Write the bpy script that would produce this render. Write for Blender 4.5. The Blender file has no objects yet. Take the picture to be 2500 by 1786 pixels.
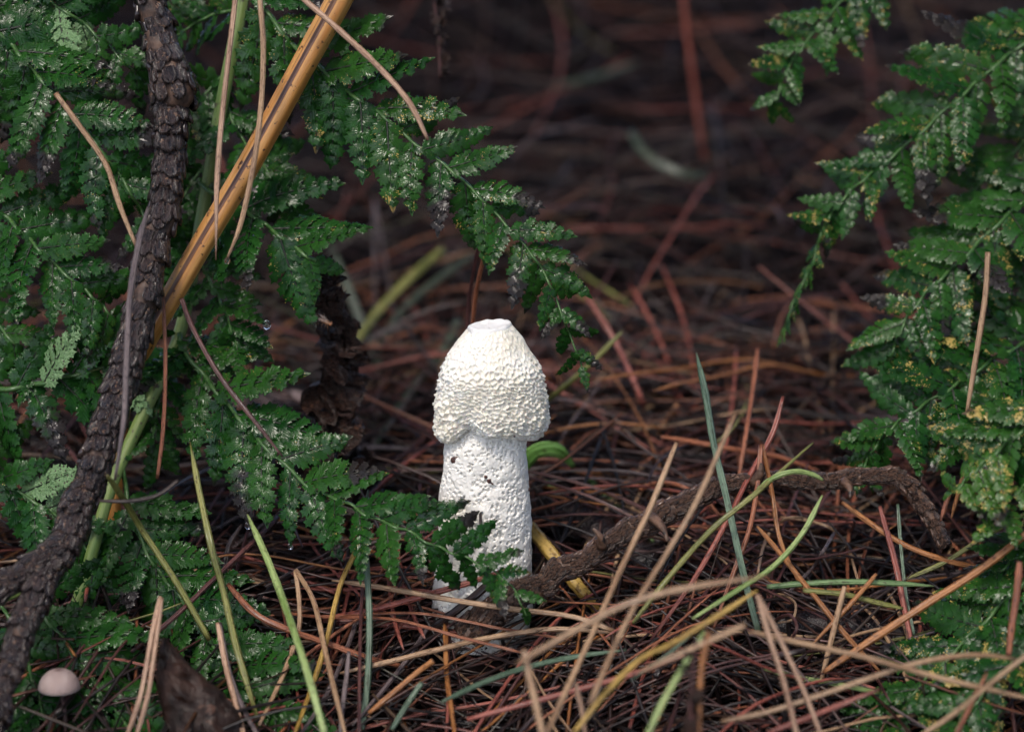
import bpy, math, random
import numpy as np
from mathutils import Vector, Matrix, kdtree, noise

# ---------------------------------------------------------------- camera, world, sun, exposure
scn = bpy.context.scene
COL = scn.collection
R = math.radians
K = 0.00015                 # metres per photograph pixel at the mushroom
D = 2500 * K * 100.0 / 36.0 # distance camera - mushroom for a 100 mm lens
PITCH = R(15)
FW = Vector((0, math.cos(PITCH), -math.sin(PITCH)))
UP = Vector((0, math.sin(PITCH), math.cos(PITCH)))
RT = Vector((1, 0, 0))
CAM = -(FW * D + RT * ((1178 - 1250) * K) + UP * ((893 - 1505) * K))
cd = bpy.data.cameras.new('camera'); cam = bpy.data.objects.new('camera', cd); COL.objects.link(cam)
cd.lens = 100; cd.sensor_width = 36; cd.clip_start = 0.01; cd.clip_end = 500
cam.location = CAM; cam.rotation_euler = (math.pi / 2 - PITCH, 0, 0)
cd.dof.use_dof = True; cd.dof.focus_distance = D - 0.018; cd.dof.aperture_fstop = 4.8; cd.dof.aperture_blades = 9
scn.camera = cam

SUN_EL, SUN_AZ = R(58), R(-158)          # azimuth measured from +Y towards +X
w = bpy.data.worlds.new('World'); scn.world = w; w.use_nodes = True
nt = w.node_tree; bg = nt.nodes['Background']
sky = nt.nodes.new('ShaderNodeTexSky'); sky.sky_type = 'NISHITA'; sky.sun_disc = False
sky.sun_elevation = SUN_EL; sky.sun_rotation = SUN_AZ; sky.dust_density = 2.5; sky.air_density = 0.7; sky.ozone_density = 0.5
nt.links.new(sky.outputs[0], bg.inputs[0]); bg.inputs[1].default_value = 0.15
sd = bpy.data.lights.new('sun', 'SUN'); sun = bpy.data.objects.new('sun', sd); COL.objects.link(sun)
sd.energy = 0.8; sd.angle = R(12); sd.color = (1.0, 0.94, 0.85)
sdir = Vector((math.sin(SUN_AZ) * math.cos(SUN_EL), math.cos(SUN_AZ) * math.cos(SUN_EL), math.sin(SUN_EL)))
sun.rotation_euler = sdir.to_track_quat('Z', 'Y').to_euler()
scn.view_settings.view_transform = 'Standard'; scn.view_settings.look = 'None'
scn.view_settings.exposure = 1.5; scn.view_settings.gamma = 1.0

scn.cycles.max_bounces = 5; scn.cycles.diffuse_bounces = 2; scn.cycles.glossy_bounces = 2; scn.cycles.transmission_bounces = 5; scn.cycles.transparent_max_bounces = 4
random.seed(7)
rnd = random.Random(11)

# ---------------------------------------------------------------- placing helpers
def sstep(a, b, x):
    t = min(1.0, max(0.0, (x - a) / (b - a))); return t * t * (3 - 2 * t)
def hill(x, y):
    if y > 0: z = 0.25 * (y if y < 2.5 else 2.5 + 3 * math.tanh((y - 2.5) / 3))
    else:
        z = 0.40 * (y if y > -0.35 else -0.35 + 0.2 * math.tanh((y + 0.35) / 0.2))
    f = math.exp(-(x * x + y * y) / 4.0)
    z += f * (0.010 * noise.noise(Vector((x * 7, y * 7, 3.1))) + 0.005 * noise.noise(Vector((x * 22, y * 22, 9.7))))
    z -= 0.004
    return z
def P(u, v, d=0.0):
    s = (D + d) / D * K
    return CAM + FW * (D + d) + RT * ((u - 1250) * s) + UP * ((893 - v) * s)
def G(u, v, lift=0.0):
    a, b = -0.6, 3.0
    for _ in range(26):
        m = (a + b) / 2; p = P(u, v, m)
        if p.z - hill(p.x, p.y) - lift > 0: a = m
        else: b = m
    return P(u, v, (a + b) / 2)
def smooth_path(pts, n):
    """Catmull-Rom through pts, n samples evenly spaced in parameter"""
    q = [pts[0] * 2 - pts[1]] + list(pts) + [pts[-1] * 2 - pts[-2]]
    out = []; m = len(pts) - 1
    for i in range(n):
        t = i / (n - 1) * m; k = min(int(t), m - 1); t -= k
        a, b, c, d = q[k], q[k + 1], q[k + 2], q[k + 3]
        out.append(0.5 * ((2 * b) + (c - a) * t + (2 * a - 5 * b + 4 * c - d) * t * t + (3 * b - a - 3 * c + d) * t ** 3))
    return out

# ---------------------------------------------------------------- mesh helpers
class MB:
    def __init__(s): s.v = []; s.f = []; s.m = []; s.uv = []; s.px = []; s.col = []
    def tube(s, path, radii, sides=6, mat=0, flat=1.0, shape=None, up=None, caps=True, col=None, twist=0.0):
        n = len(path); base = len(s.v)
        T = [(path[min(i + 1, n - 1)] - path[max(i - 1, 0)]).normalized() for i in range(n)]
        a = Vector(up) if up is not None else (Vector((0, 0, 1)) if abs(T[0].z) < 0.9 else Vector((1, 0, 0)))
        acc = 0.0
        for i in range(n):
            if i: acc += (path[i] - path[i - 1]).length
            a = (a - T[i] * a.dot(T[i]))
            a = a.normalized() if a.length > 1e-9 else T[i].orthogonal().normalized()
            b = T[i].cross(a)
            r = radii[i] if hasattr(radii, '__len__') else radii
            tw = twist * i / (n - 1)
            for k in range(sides):
                an = 2 * math.pi * k / sides + tw
                rr = r * (shape(an - tw, i / (n - 1)) if shape else 1.0)
                s.v.append(path[i] + b * (math.cos(an) * rr) + a * (math.sin(an) * rr * flat))
                s.uv.append((acc * 100, k / sides)); s.px.append(i / (n - 1)); s.col.append(col or (1, 1, 1))
        for i in range(n - 1):
            for k in range(sides):
                k2 = (k + 1) % sides
                s.f.append((base + i * sides + k, base + i * sides + k2, base + (i + 1) * sides + k2, base + (i + 1) * sides + k)); s.m.append(mat)
        if caps:
            s.f.append(tuple(base + k for k in reversed(range(sides)))); s.m.append(mat)
            s.f.append(tuple(base + (n - 1) * sides + k for k in range(sides))); s.m.append(mat)
    def grid(s, pts, nu, nv, mat=0, wrap=False, uvs=None, px=None):
        base = len(s.v); s.v += pts
        s.uv += uvs if uvs else [(0, 0)] * len(pts); s.px += px if px else [0.0] * len(pts); s.col += [(1, 1, 1)] * len(pts)
        for i in range(nu - 1):
            for j in range(nv if wrap else nv - 1):
                j2 = (j + 1) % nv
                s.f.append((base + i * nv + j, base + i * nv + j2, base + (i + 1) * nv + j2, base + (i + 1) * nv + j)); s.m.append(mat)
    def mesh(s, name, mats, smooth=True, use_col=False):
        me = bpy.data.meshes.new(name)
        me.from_pydata([tuple(p) for p in s.v], [], s.f)
        for m in mats: me.materials.append(m)
        if len(mats) > 1: me.polygons.foreach_set('material_index', s.m)
        me.polygons.foreach_set('use_smooth', [smooth] * len(me.polygons))
        li = np.zeros(len(me.loops), dtype=np.int32); me.loops.foreach_get('vertex_index', li)
        uvl = me.uv_layers.new(name='UVMap')
        uvl.data.foreach_set('uv', np.array(s.uv, dtype=np.float32)[li].ravel())
        at = me.attributes.new('px', 'FLOAT', 'POINT'); at.data.foreach_set('value', np.array(s.px, dtype=np.float32))
        if use_col:
            ca = me.attributes.new('tint', 'FLOAT_COLOR', 'POINT')
            c = np.ones((len(s.v), 4), dtype=np.float32); c[:, :3] = np.array(s.col, dtype=np.float32); ca.data.foreach_set('color', c.ravel())
        me.update(); return me
def link(name, me, parent=None, loc=None):
    o = bpy.data.objects.new(name, me); COL.objects.link(o)
    if parent is not None: o.parent = parent
    if loc is not None: o.location = loc
    return o
def thing(name, label, cat, loc=(0, 0, 0), group=None):
    o = bpy.data.objects.new(name, None); COL.objects.link(o); o.location = loc; o.empty_display_size = 0.01
    return tag(o, label, cat, group)
def tag(o, label, cat, group=None):
    o['label'] = label; o['category'] = cat
    if group: o['group'] = group
    return o
def part(name, mb, mats, root, **kw):       # mesh given in world coordinates, root only translated
    return link(name, mb.mesh(name, mats, **kw), root, -Vector(root.location))
def solo(name, mb, mats, origin, label, cat, group=None, **kw):
    mb.v = [Vector(p) - origin for p in mb.v]
    return tag(link(name, mb.mesh(name, mats, **kw), None, origin), label, cat, group)

# ---------------------------------------------------------------- materials
class NT:
    def __init__(s, name):
        s.m = bpy.data.materials.new(name); s.m.use_nodes = True; s.t = s.m.node_tree; s.b = s.t.nodes['Principled BSDF']; s.out = s.t.nodes['Material Output']
    def n(s, typ, **kw):
        nd = s.t.nodes.new('ShaderNode' + typ)
        for k, v in kw.items():
            if k.startswith('i_'):
                nd.inputs[k[2:].replace('_', ' ')].default_value = v
            else: setattr(nd, k, v)
        return nd
    def l(s, a, b): s.t.links.new(a, b); return s
    def mixc(s, fac, a, b, mode='MIX'):
        nd = s.t.nodes.new('ShaderNodeMix'); nd.data_type = 'RGBA'; nd.blend_type = mode
        for sock, val in ((nd.inputs[0], fac), (nd.inputs[6], a), (nd.inputs[7], b)):
            if hasattr(val, 'is_linked'): s.l(val, sock)
            elif isinstance(val, (int, float)): sock.default_value = val
            else: sock.default_value = (*val, 1)
        return nd.outputs[2]
    def math(s, op, a, b=None, c=None, clamp=False):
        nd = s.t.nodes.new('ShaderNodeMath'); nd.operation = op; nd.use_clamp = clamp
        for i, val in enumerate((a, b, c)):
            if val is None: continue
            if hasattr(val, 'is_linked'): s.l(val, nd.inputs[i])
            else: nd.inputs[i].default_value = val
        return nd.outputs[0]
    def ramp(s, fac, a, b, lo=0.0, hi=1.0):
        nd = s.t.nodes.new('ShaderNodeMapRange'); nd.interpolation_type = 'SMOOTHSTEP'
        s.l(fac, nd.inputs[0])
        for i, val in ((1, a), (2, b), (3, lo), (4, hi)):
            if hasattr(val, 'is_linked'): s.l(val, nd.inputs[i])
            else: nd.inputs[i].default_value = val
        return nd.outputs[0]
    def noise(s, vec, scale, detail=4, rough=0.55):
        nd = s.n('TexNoise'); nd.inputs['Scale'].default_value = scale; nd.inputs['Detail'].default_value = detail; nd.inputs['Roughness'].default_value = rough
        if vec is not None: s.l(vec, nd.inputs['Vector'])
        return nd.outputs['Fac']
    def coord(s, scale=(1, 1, 1), uv=False):
        tc = s.n('TexCoord'); mp = s.n('Mapping'); mp.inputs['Scale'].default_value = scale
        s.l(tc.outputs['UV' if uv else 'Object'], mp.inputs[0])
        oi = s.n('ObjectInfo'); ad = s.n('VectorMath', operation='ADD')
        sc = s.n('VectorMath', operation='SCALE'); sc.inputs[0].default_value = (37.0, 11.0, 23.0); s.l(oi.outputs['Random'], sc.inputs['Scale'])
        s.l(mp.outputs[0], ad.inputs[0]); s.l(sc.outputs[0], ad.inputs[1])
        return ad.outputs[0]
    def bump(s, h, strength, dist):
        nd = s.n('Bump'); nd.inputs['Strength'].default_value = strength; nd.inputs['Distance'].default_value = dist
        s.l(h, nd.inputs['Height']); s.l(nd.outputs[0], s.b.inputs['Normal'])
    def set(s, **kw):
        for k, v in kw.items():
            k = k.replace('_', ' ')
            if hasattr(v, 'is_linked'): s.l(v, s.b.inputs[k])
            else: s.b.inputs[k].default_value = (*v, 1) if isinstance(v, tuple) and k == 'Base Color' else v
        return s
    def translucent(s, fac, col):
        tr = s.n('BsdfTranslucent'); mx = s.n('MixShader'); mx.inputs[0].default_value = fac
        if hasattr(col, 'is_linked'): s.l(col, tr.inputs[0])
        else: tr.inputs[0].default_value = (*col, 1)
        s.l(s.b.outputs[0], mx.inputs[1]); s.l(tr.outputs[0], mx.inputs[2]); s.l(mx.outputs[0], s.out.inputs[0])

def simple(name, a, b, scale, rough=0.5, bump=0.4, dist=0.001, stretch=(1, 1, 1), spec=0.5, uv=False, speck=None, rvar=0.15):
    t = NT(name); co = t.coord(stretch, uv); f = t.noise(co, scale, 6, 0.6)
    c = t.mixc(t.ramp(f, 0.32, 0.68), a, b)
    if speck:
        sp = t.ramp(t.noise(t.coord((1, 1, 1)), speck[1], 2), 0.62, 0.70); c = t.mixc(sp, c, speck[0])
    f2 = t.noise(co, scale * 2.3, 3)
    t.set(Base_Color=c, Roughness=t.ramp(f2, 0.3, 0.7, max(0.05, rough - rvar), rough + rvar), Specular_IOR_Level=spec)
    t.bump(f, bump, dist); return t.m

M = {}
def leaf_material():
    t = NT('fern_leaf'); oi = t.n('ObjectInfo'); sep = t.n('SeparateColor'); t.l(oi.outputs['Color'], sep.inputs[0])
    spot, tip, hue = sep.outputs[0], sep.outputs[1], sep.outputs[2]
    co = t.coord((1, 1, 1)); px = t.n('Attribute', attribute_name='px').outputs['Fac']
    g = t.noise(co, 6, 3)
    c = t.mixc(t.ramp(g, 0.3, 0.7), (0.0045, 0.028, 0.006), (0.016, 0.072, 0.011))
    c = t.mixc(hue, c, (0.060, 0.150, 0.022))
    uvn = t.n('UVMap'); su = t.n('SeparateXYZ'); t.l(uvn.outputs[0], su.inputs[0])
    at = t.math('ABSOLUTE', su.outputs[1])
    # pale veins are bump; lobe mid-vein slightly darker tissue
    vein = t.ramp(at, 0.0, 0.10, 1.0, 0.0)
    c = t.mixc(t.math('MULTIPLY', vein, 0.45), c, (0.008, 0.030, 0.010))
    vo = t.n('TexVoronoi'); vo.inputs['Scale'].default_value = 40; t.l(co, vo.inputs['Vector'])
    cl = t.noise(co, 5.0, 2)
    thr = t.math('MULTIPLY', t.ramp(cl, 0.40, 0.72), t.math('MULTIPLY', spot, t.math('MULTIPLY_ADD', su.outputs[0], 0.42, 0.27)))
    sp = t.ramp(t.math('SUBTRACT', thr, vo.outputs['Distance']), -0.03, 0.05)
    spc = t.mixc(t.noise(co, 40, 2), (0.50, 0.42, 0.12), (0.30, 0.16, 0.05))
    c = t.mixc(sp, c, spc)
    dk = t.math('ADD', px, t.math('MULTIPLY', t.math('SUBTRACT', t.noise(co, 4, 3), 0.5), 0.9))
    lim = t.math('SUBTRACT', 1.15, tip)
    dkf = t.ramp(t.math('SUBTRACT', dk, lim), -0.05, 0.12)
    c = t.mixc(t.math('MULTIPLY', dkf, 0.92), c, t.mixc(g, (0.012, 0.008, 0.012), (0.035, 0.024, 0.028)))
    wv = t.math('SINE', t.math('MULTIPLY', t.math('SUBTRACT', su.outputs[0], t.math('MULTIPLY', at, 0.45)), 30.0))
    h = t.math('ADD', t.math('MULTIPLY', wv, 0.35), t.noise(co, 30, 4))
    h = t.math('ADD', h, t.math('MULTIPLY', sp, 0.6))
    t.set(Base_Color=c, Roughness=t.ramp(t.noise(co, 9, 4), 0.3, 0.7, 0.09, 0.20), Specular_IOR_Level=0.17)
    t.set(Coat_Weight=t.ramp(t.noise(co, 2.2, 2), 0.42, 0.66, 0.0, 0.22), Coat_Roughness=0.06); t.bump(h, 0.13, 0.010); t.translucent(0.10, t.mixc(0.5, c, (0.05, 0.16, 0.02)))
    return t.m
def underside_material():
    t = NT('fern_underside'); co = t.coord()
    c = t.mixc(t.noise(co, 5, 3), (0.10, 0.20, 0.07), (0.16, 0.27, 0.12))
    vo = t.n('TexVoronoi'); vo.inputs['Scale'].default_value = 15; vo.inputs['Randomness'].default_value = 0.55; t.l(co, vo.inputs['Vector'])
    c = t.mixc(t.ramp(vo.outputs['Distance'], 0.16, 0.24, 1, 0), c, (0.03, 0.018, 0.012))
    t.set(Base_Color=c, Roughness=0.4); t.bump(t.noise(co, 25, 3), 0.4, 0.01); return t.m
def needle_material(name, a, b, dark, rough=0.34):
    t = NT(name); co = t.coord((0.5, 3, 1), True)
    f = t.noise(co, 1.1, 5, 0.65); c = t.mixc(t.ramp(f, 0.3, 0.7), a, b)
    sp = t.ramp(t.noise(t.coord((1.6, 2, 1), True), 3.2, 3), 0.56, 0.66); c = t.mixc(t.math('MULTIPLY', sp, 0.75), c, dark)
    px = t.n('Attribute', attribute_name='px').outputs['Fac']
    oi = t.n('ObjectInfo')
    e = t.ramp(px, t.math('SUBTRACT', 0.99, t.math('MULTIPLY', oi.outputs['Random'], 0.08)), 1.0); c = t.mixc(t.math('MULTIPLY', e, 0.7), c, dark)
    e2 = t.ramp(px, 0.0, t.math('MULTIPLY', oi.outputs['Random'], 0.05), 1, 0); c = t.mixc(t.math('MULTIPLY', e2, 0.6), c, dark)
    su = t.n('SeparateXYZ'); uvn = t.n('UVMap'); t.l(uvn.outputs[0], su.inputs[0])
    gr = t.math('SINE', t.math('MULTIPLY', su.outputs[1], 50.0))
    t.set(Base_Color=c, Roughness=t.ramp(f, 0.3, 0.7, rough - 0.12, rough + 0.15), Specular_IOR_Level=0.5)
    t.bump(t.math('ADD', f, t.math('MULTIPLY', gr, 0.25)), 0.5, 0.0006); return t.m
def litter_material():
    t = NT('needle_litter'); a = t.n('Attribute', attribute_name='tint'); co = t.coord((0.6, 3, 1), True)
    f = t.noise(co, 1.3, 5, 0.65); c = t.mixc(t.ramp(f, 0.35, 0.75, 0.0, 0.7), a.outputs['Color'], (0.02, 0.011, 0.009))
    t.set(Base_Color=c, Roughness=t.ramp(f, 0.3, 0.7, 0.22, 0.5)); t.bump(f, 0.4, 0.0006); return t.m

M['leaf'] = leaf_material(); M['under'] = underside_material()
M['rachis'] = simple('fern_rachis', (0.030, 0.085, 0.020), (0.065, 0.135, 0.035), 300, 0.35, 0.3, 0.0005, (1, 1, 1))
M['rachis_dark'] = simple('fern_midrib', (0.006, 0.008, 0.005), (0.016, 0.020, 0.008), 20, 0.4, 0.2, 0.01)
M['stipe'] = simple('fern_stipe', (0.085, 0.150, 0.035), (0.19, 0.25, 0.075), 0.8, 0.4, 0.4, 0.0006, (0.4, 9, 1), uv=True, speck=((0.05, 0.04, 0.02), 250))
M['bark'] = simple('dark_bark', (0.011, 0.008, 0.009), (0.045, 0.028, 0.026), 260, 0.36, 0.8, 0.0012)
M['barkgap'] = simple('bark_gap', (0.016, 0.010, 0.009), (0.11, 0.060, 0.038), 170, 0.6, 0.9, 0.0015)
M['scale'] = simple('bark_scale', (0.008, 0.006, 0.008), (0.055, 0.036, 0.032), 3, 0.15, 0.5, 0.012, (0.5, 1.6, 1), speck=((0.17, 0.10, 0.065), 3.5))
M['twig'] = simple('brown_twig', (0.045, 0.024, 0.015), (0.17, 0.095, 0.060), 260, 0.42, 0.9, 0.0012, speck=((0.010, 0.008, 0.008), 240))
M['twigscale'] = simple('twig_scale', (0.018, 0.011, 0.009), (0.14, 0.080, 0.055), 3.5, 0.28, 0.6, 0.02, (0.6, 1.6, 1), speck=((0.012, 0.009, 0.009), 3.2))
M['stalk'] = simple('dry_stalk', (0.40, 0.165, 0.035), (0.52, 0.27, 0.085), 0.7, 0.36, 0.35, 0.0005, (0.25, 14, 1), uv=True, speck=((0.07, 0.03, 0.015), 420))
M['groove'] = simple('stalk_groove', (0.045, 0.022, 0.022), (0.16, 0.075, 0.04), 0.8, 0.45, 0.4, 0.0005, (0.3, 10, 1), uv=True)
M['soil'] = simple('wet_soil', (0.0015, 0.0011, 0.0013), (0.0065, 0.0040, 0.0042), 90, 0.6, 1.0, 0.004, speck=((0.020, 0.010, 0.009), 140), spec=0.04)
NC = {
 'red':    ((0.220, 0.052, 0.036), (0.36, 0.110, 0.078), (0.03, 0.010, 0.008)),
 'rust':   ((0.230, 0.078, 0.038), (0.37, 0.135, 0.068), (0.04, 0.014, 0.008)),
 'orange': ((0.29, 0.105, 0.030), (0.42, 0.180, 0.060), (0.07, 0.025, 0.010)),
 'tan':    ((0.34, 0.195, 0.105), (0.48, 0.310, 0.180), (0.10, 0.045, 0.020)),
 'pink':   ((0.37, 0.210, 0.130), (0.54, 0.350, 0.235), (0.15, 0.075, 0.050)),
 'maroon': ((0.050, 0.020, 0.019), (0.125, 0.046, 0.040), (0.012, 0.007, 0.007)),
 'grey':   ((0.095, 0.070, 0.072), (0.19, 0.145, 0.140), (0.03, 0.02, 0.02)),
 'black':  ((0.016, 0.010, 0.010), (0.045, 0.026, 0.022), (0.008, 0.006, 0.006)),
 'olive':  ((0.130, 0.150, 0.035), (0.27, 0.260, 0.075), (0.06, 0.04, 0.015)),
 'green':  ((0.080, 0.170, 0.060), (0.19, 0.290, 0.110), (0.05, 0.05, 0.02)),
 'teal':   ((0.065, 0.115, 0.070), (0.140, 0.205, 0.135), (0.04, 0.05, 0.03)),
 'lime':   ((0.200, 0.310, 0.080), (0.36, 0.450, 0.170), (0.10, 0.10, 0.03)),
 'dimgreen': ((0.035, 0.050, 0.034), (0.070, 0.085, 0.055), (0.02, 0.02, 0.015)),
 'fresh': ((0.15, 0.36, 0.060), (0.26, 0.50, 0.120), (0.08, 0.12, 0.03)),
 'gold':   ((0.38, 0.220, 0.040), (0.52, 0.340, 0.085), (0.10, 0.045, 0.010)),
}
for k, (a, b, c) in NC.items(): a = tuple(x * 0.68 for x in a); M[k] = needle_material('needle_' + k, a, b, c)
M['litter'] = litter_material()

# ---------------------------------------------------------------- ground
def ground():
    def axis(lo, hi, n, s):
        return [math.sinh(x) * s for x in np.linspace(math.asinh(lo / s), math.asinh(hi / s), n)]
    X = axis(-60, 60, 190, 0.30); Y = axis(-60, 60, 210, 0.30)
    mb = MB(); pts = [Vector((x, y, hill(x, y))) for y in Y for x in X]
    mb.grid(pts, len(Y), len(X)); me = mb.mesh('ground', [M['soil']])
    o = link('ground', me); o['kind'] = 'structure'; return o
ground()

# ---------------------------------------------------------------- the stinkhorn mushroom
def mushroom_materials():
    t = NT('stinkhorn_cap'); co = t.coord()
    c = t.mixc(t.ramp(t.noise(co, 60, 4), 0.3, 0.7), (0.80, 0.75, 0.63), (0.87, 0.845, 0.77))
    c = t.mixc(t.math('MULTIPLY', t.ramp(t.noise(co, 28, 3), 0.55, 0.75), 0.35), c, (0.66, 0.55, 0.36))
    c = t.mixc(t.ramp(t.noise(co, 520, 2), 0.735, 0.76), c, (0.20, 0.09, 0.06))
    t.set(Base_Color=c, Roughness=0.33, Subsurface_Weight=0.2, Subsurface_Radius=(0.5, 0.35, 0.22), Subsurface_Scale=0.0012, Specular_IOR_Level=0.4)
    t.bump(t.noise(co, 900, 3), 0.25, 0.0004); M['cap'] = t.m
    t = NT('stinkhorn_stem'); co = t.coord()
    c = t.mixc(t.ramp(t.noise(co, 45, 4), 0.3, 0.7), (0.87, 0.835, 0.76), (0.91, 0.885, 0.82))
    c = t.mixc(t.ramp(t.noise(co, 330, 3), 0.72, 0.76), c, (0.45, 0.33, 0.22))
    t.set(Base_Color=c, Roughness=0.5, Subsurface_Weight=0.12, Subsurface_Radius=(0.5, 0.45, 0.38), Subsurface_Scale=0.0006)
    t.bump(t.noise(co, 1100, 4), 0.4, 0.0004); M['stemw'] = t.m
    M['rim'] = simple('stinkhorn_rim', (0.76, 0.75, 0.72), (0.82, 0.81, 0.79), 200, 0.45, 0.3, 0.0006)
    M['dirt'] = simple('dirt_speck', (0.03, 0.012, 0.010), (0.09, 0.035, 0.025), 900, 0.6, 0.6, 0.0005)
mushroom_materials()
KZ = K / math.cos(PITCH)
def interp(x, xs, ys): return float(np.interp(x, xs, ys))
def axis_u(v): return interp(v, [780, 900, 1000, 1080, 1300, 1505], [1197, 1200, 1202, 1186, 1184, 1176]) - 1178
def gauss(a, s): return math.exp(-(a / s) ** 2)
def ang(a):      # wrap to -pi..pi
    return (a + math.pi) % (2 * math.pi) - math.pi
def mushroom():
    root = thing('stinkhorn_mushroom', 'white stinkhorn mushroom with honeycombed cap on a spongy pitted stem', 'mushroom', (0, 0, 0))
    rg = random.Random(5)
    # ---- stem
    vs = np.linspace(960, 1560, 400); N = 460
    RV, RR = [960, 1040, 1080, 1150, 1230, 1300, 1400, 1480, 1560], [80, 93, 99, 103, 110, 112, 119, 123, 112]
    kd = kdtree.KDTree(4200); pr = []
    for i in range(4200):
        v = rg.uniform(1030, 1570); a = rg.uniform(-math.pi, math.pi); r = interp(v, RV, RR)
        kd.insert((r * math.cos(a), r * math.sin(a), v), i); pr.append(rg.random())
    kd.balance(); mb = MB(); pts = []
    for v in vs:
        r0 = interp(v, RV, RR); cu = axis_u(v)
        for k in range(N):
            a = 2 * math.pi * k / N - math.pi
            q = Vector((r0 * math.cos(a), r0 * math.sin(a), v))
            (_, i1, d1), (_, i2, d2) = kd.find_n(q, 2)
            size = 2.2 + 3.4 * pr[i1] ** 2
            pit = -(4.6 + 5.6 * pr[i1]) * (1 - sstep(size * 0.5, size * 1.1, d1)) if pr[i1] > 0.3 else 0
            edge = 0.9 * (1 - sstep(0, 2.5, d2 - d1))
            lump = 2.6 * noise.noise(q * 0.045) + 0.5 * noise.noise(q * 0.13)
            r = r0 + pit + edge + lump + 4 * noise.noise(Vector((math.cos(a) * 1.2, math.sin(a) * 1.2, v * 0.012)))
            pts.append(Vector(((cu + r * math.cos(a)) * K, r * math.sin(a) * K, (1505 - v) * KZ)))
    mb.grid(pts, len(vs), N, wrap=True); mb.f = [f[::-1] for f in mb.f]
    stem = part('stem', mb, [M['stemw']], root)
    # ---- cap
    CH = [0, 14, 30, 52, 72, 100, 140, 180, 215, 245, 258, 266]; CR = [51, 62, 75, 89, 100, 112, 121, 127, 129, 126, 120, 110]
    def margin(a):
        return 7 * gauss(ang(a - R(-150)), R(20)) - 27 * gauss(ang(a - R(-113)), R(15)) - 30 * max(0, -math.sin(a)) ** 1.5 - 4 * gauss(ang(a - R(-75)), R(20)) + 4 * math.sin(3 * a + 1) * 0.6
    N = 440; hs = np.linspace(0, 266, 165)
    cells = []; kd = kdtree.KDTree(6000)
    def stretch(h): return 0.42 * h if h < 70 else 0.42 * 70 + (h - 70) * (0.42 + 0.65 * sstep(70, 150, h)) if h < 150 else 0.42 * 70 + 80 * 1.07 * 0.86 + (h - 150) * 0.9
    i = 0
    for _ in range(6000):
        h = rg.uniform(-6, 274); r = interp(h, CH, CR)
        if rg.random() > (r / 135) * (0.95 if h < 90 else 0.9 if h < 220 else 1.0): continue
        a = rg.uniform(-math.pi, math.pi)
        q = Vector((r * math.cos(a), r * math.sin(a), stretch(h)))
        if cells and min((q - c).length for c in cells) < (6.0 if h < 90 else 9.2 if h < 215 else 7.4): continue
        kd.insert(q, i); cells.append(q); i += 1
    kd.balance(); mb = MB(); pts = []
    for h in hs:
        r0 = interp(h, CH, CR)
        for k in range(N):
            a = 2 * math.pi * k / N - math.pi
            q = Vector((r0 * math.cos(a), r0 * math.sin(a), stretch(h)))
            (_, i1, d1), (_, i2, d2) = kd.find_n(q, 2)
            ridge = (1 - sstep(0, 6.2, d2 - d1)) ** 1.1
            amp = (2.8 if h < 40 else 2.8 + 6.8 * sstep(40, 110, h)) * (0.55 + 0.9 * max(0, noise.noise(q * 0.11) + 0.45))
            r = r0 + amp * ridge + 3 * noise.noise(q * 0.03) + 1.2 * noise.noise(q * 0.2)
            wgt = sstep(100, 255, h)
            nd = gauss(ang(a - R(-113)), R(14))
            r -= wgt * nd * 14 + 6 * wgt * gauss(ang(a - R(-135)), R(10))
            hh = h + wgt * margin(a) + 1.5 * noise.noise(q * 0.15) * wgt
            v = 801 + hh
            lean = -0.10 * math.cos(a) * max(0, 60 - h) / 60 * 60
            pts.append(Vector(((axis_u(780 + h) + r * math.cos(a)) * K, r * math.sin(a) * K, (1505 - v - lean * 0.9) * KZ)))
    nr = len(hs)
    for j, (rr, dh) in enumerate(((112, 286), (104, 282), (96, 270), (86, 255))):   # underside of the margin
        for k in range(N):
            a = 2 * math.pi * k / N - math.pi
            r = rr - gauss(ang(a - R(-113)), R(14)) * 6
            pts.append(Vector(((axis_u(1064) + r * math.cos(a)) * K, r * math.sin(a) * K, (1505 - 801 - (dh - 18 + margin(a))) * KZ)))
    mb.grid(pts, nr + 4, N, wrap=True); mb.f = [f[::-1] for f in mb.f]
    cap = part('cap', mb, [M['cap']], root)
    # ---- pale collar at the top with its sunken centre
    mb = MB(); pts = []; prof = [(53, 8), (52, 1), (49.5, -4), (46, -5.5), (42, -4), (37, -1), (28, 1), (15, 2), (2, 3)]; N = 120
    for rr, dh in prof:
        for k in range(N):
            a = 2 * math.pi * k / N - math.pi
            wob = 1 + 0.05 * noise.noise(Vector((math.cos(a) * 2, math.sin(a) * 2, rr * 0.02))) + 0.02 * math.sin(7 * a)
            lean = -0.10 * math.cos(a) * 60 * (rr / 60)
            dd = dh + 2.5 * noise.noise(Vector((math.cos(a) * 3, math.sin(a) * 3, rr * 0.05 + 7))) * (1 if rr > 20 else 0.3)
            pts.append(Vector(((axis_u(780) + rr * wob * math.cos(a)) * K, rr * wob * math.sin(a) * K, (1505 - 799 - dd - lean * 0.9) * KZ)))
    mb.grid(pts, len(prof), N, wrap=True); mb.f = [f[::-1] for f in mb.f]
    part('collar', mb, [M['rim']], cap)
    bpy.data.objects[cap.name].children[0].location = (0, 0, 0)
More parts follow.
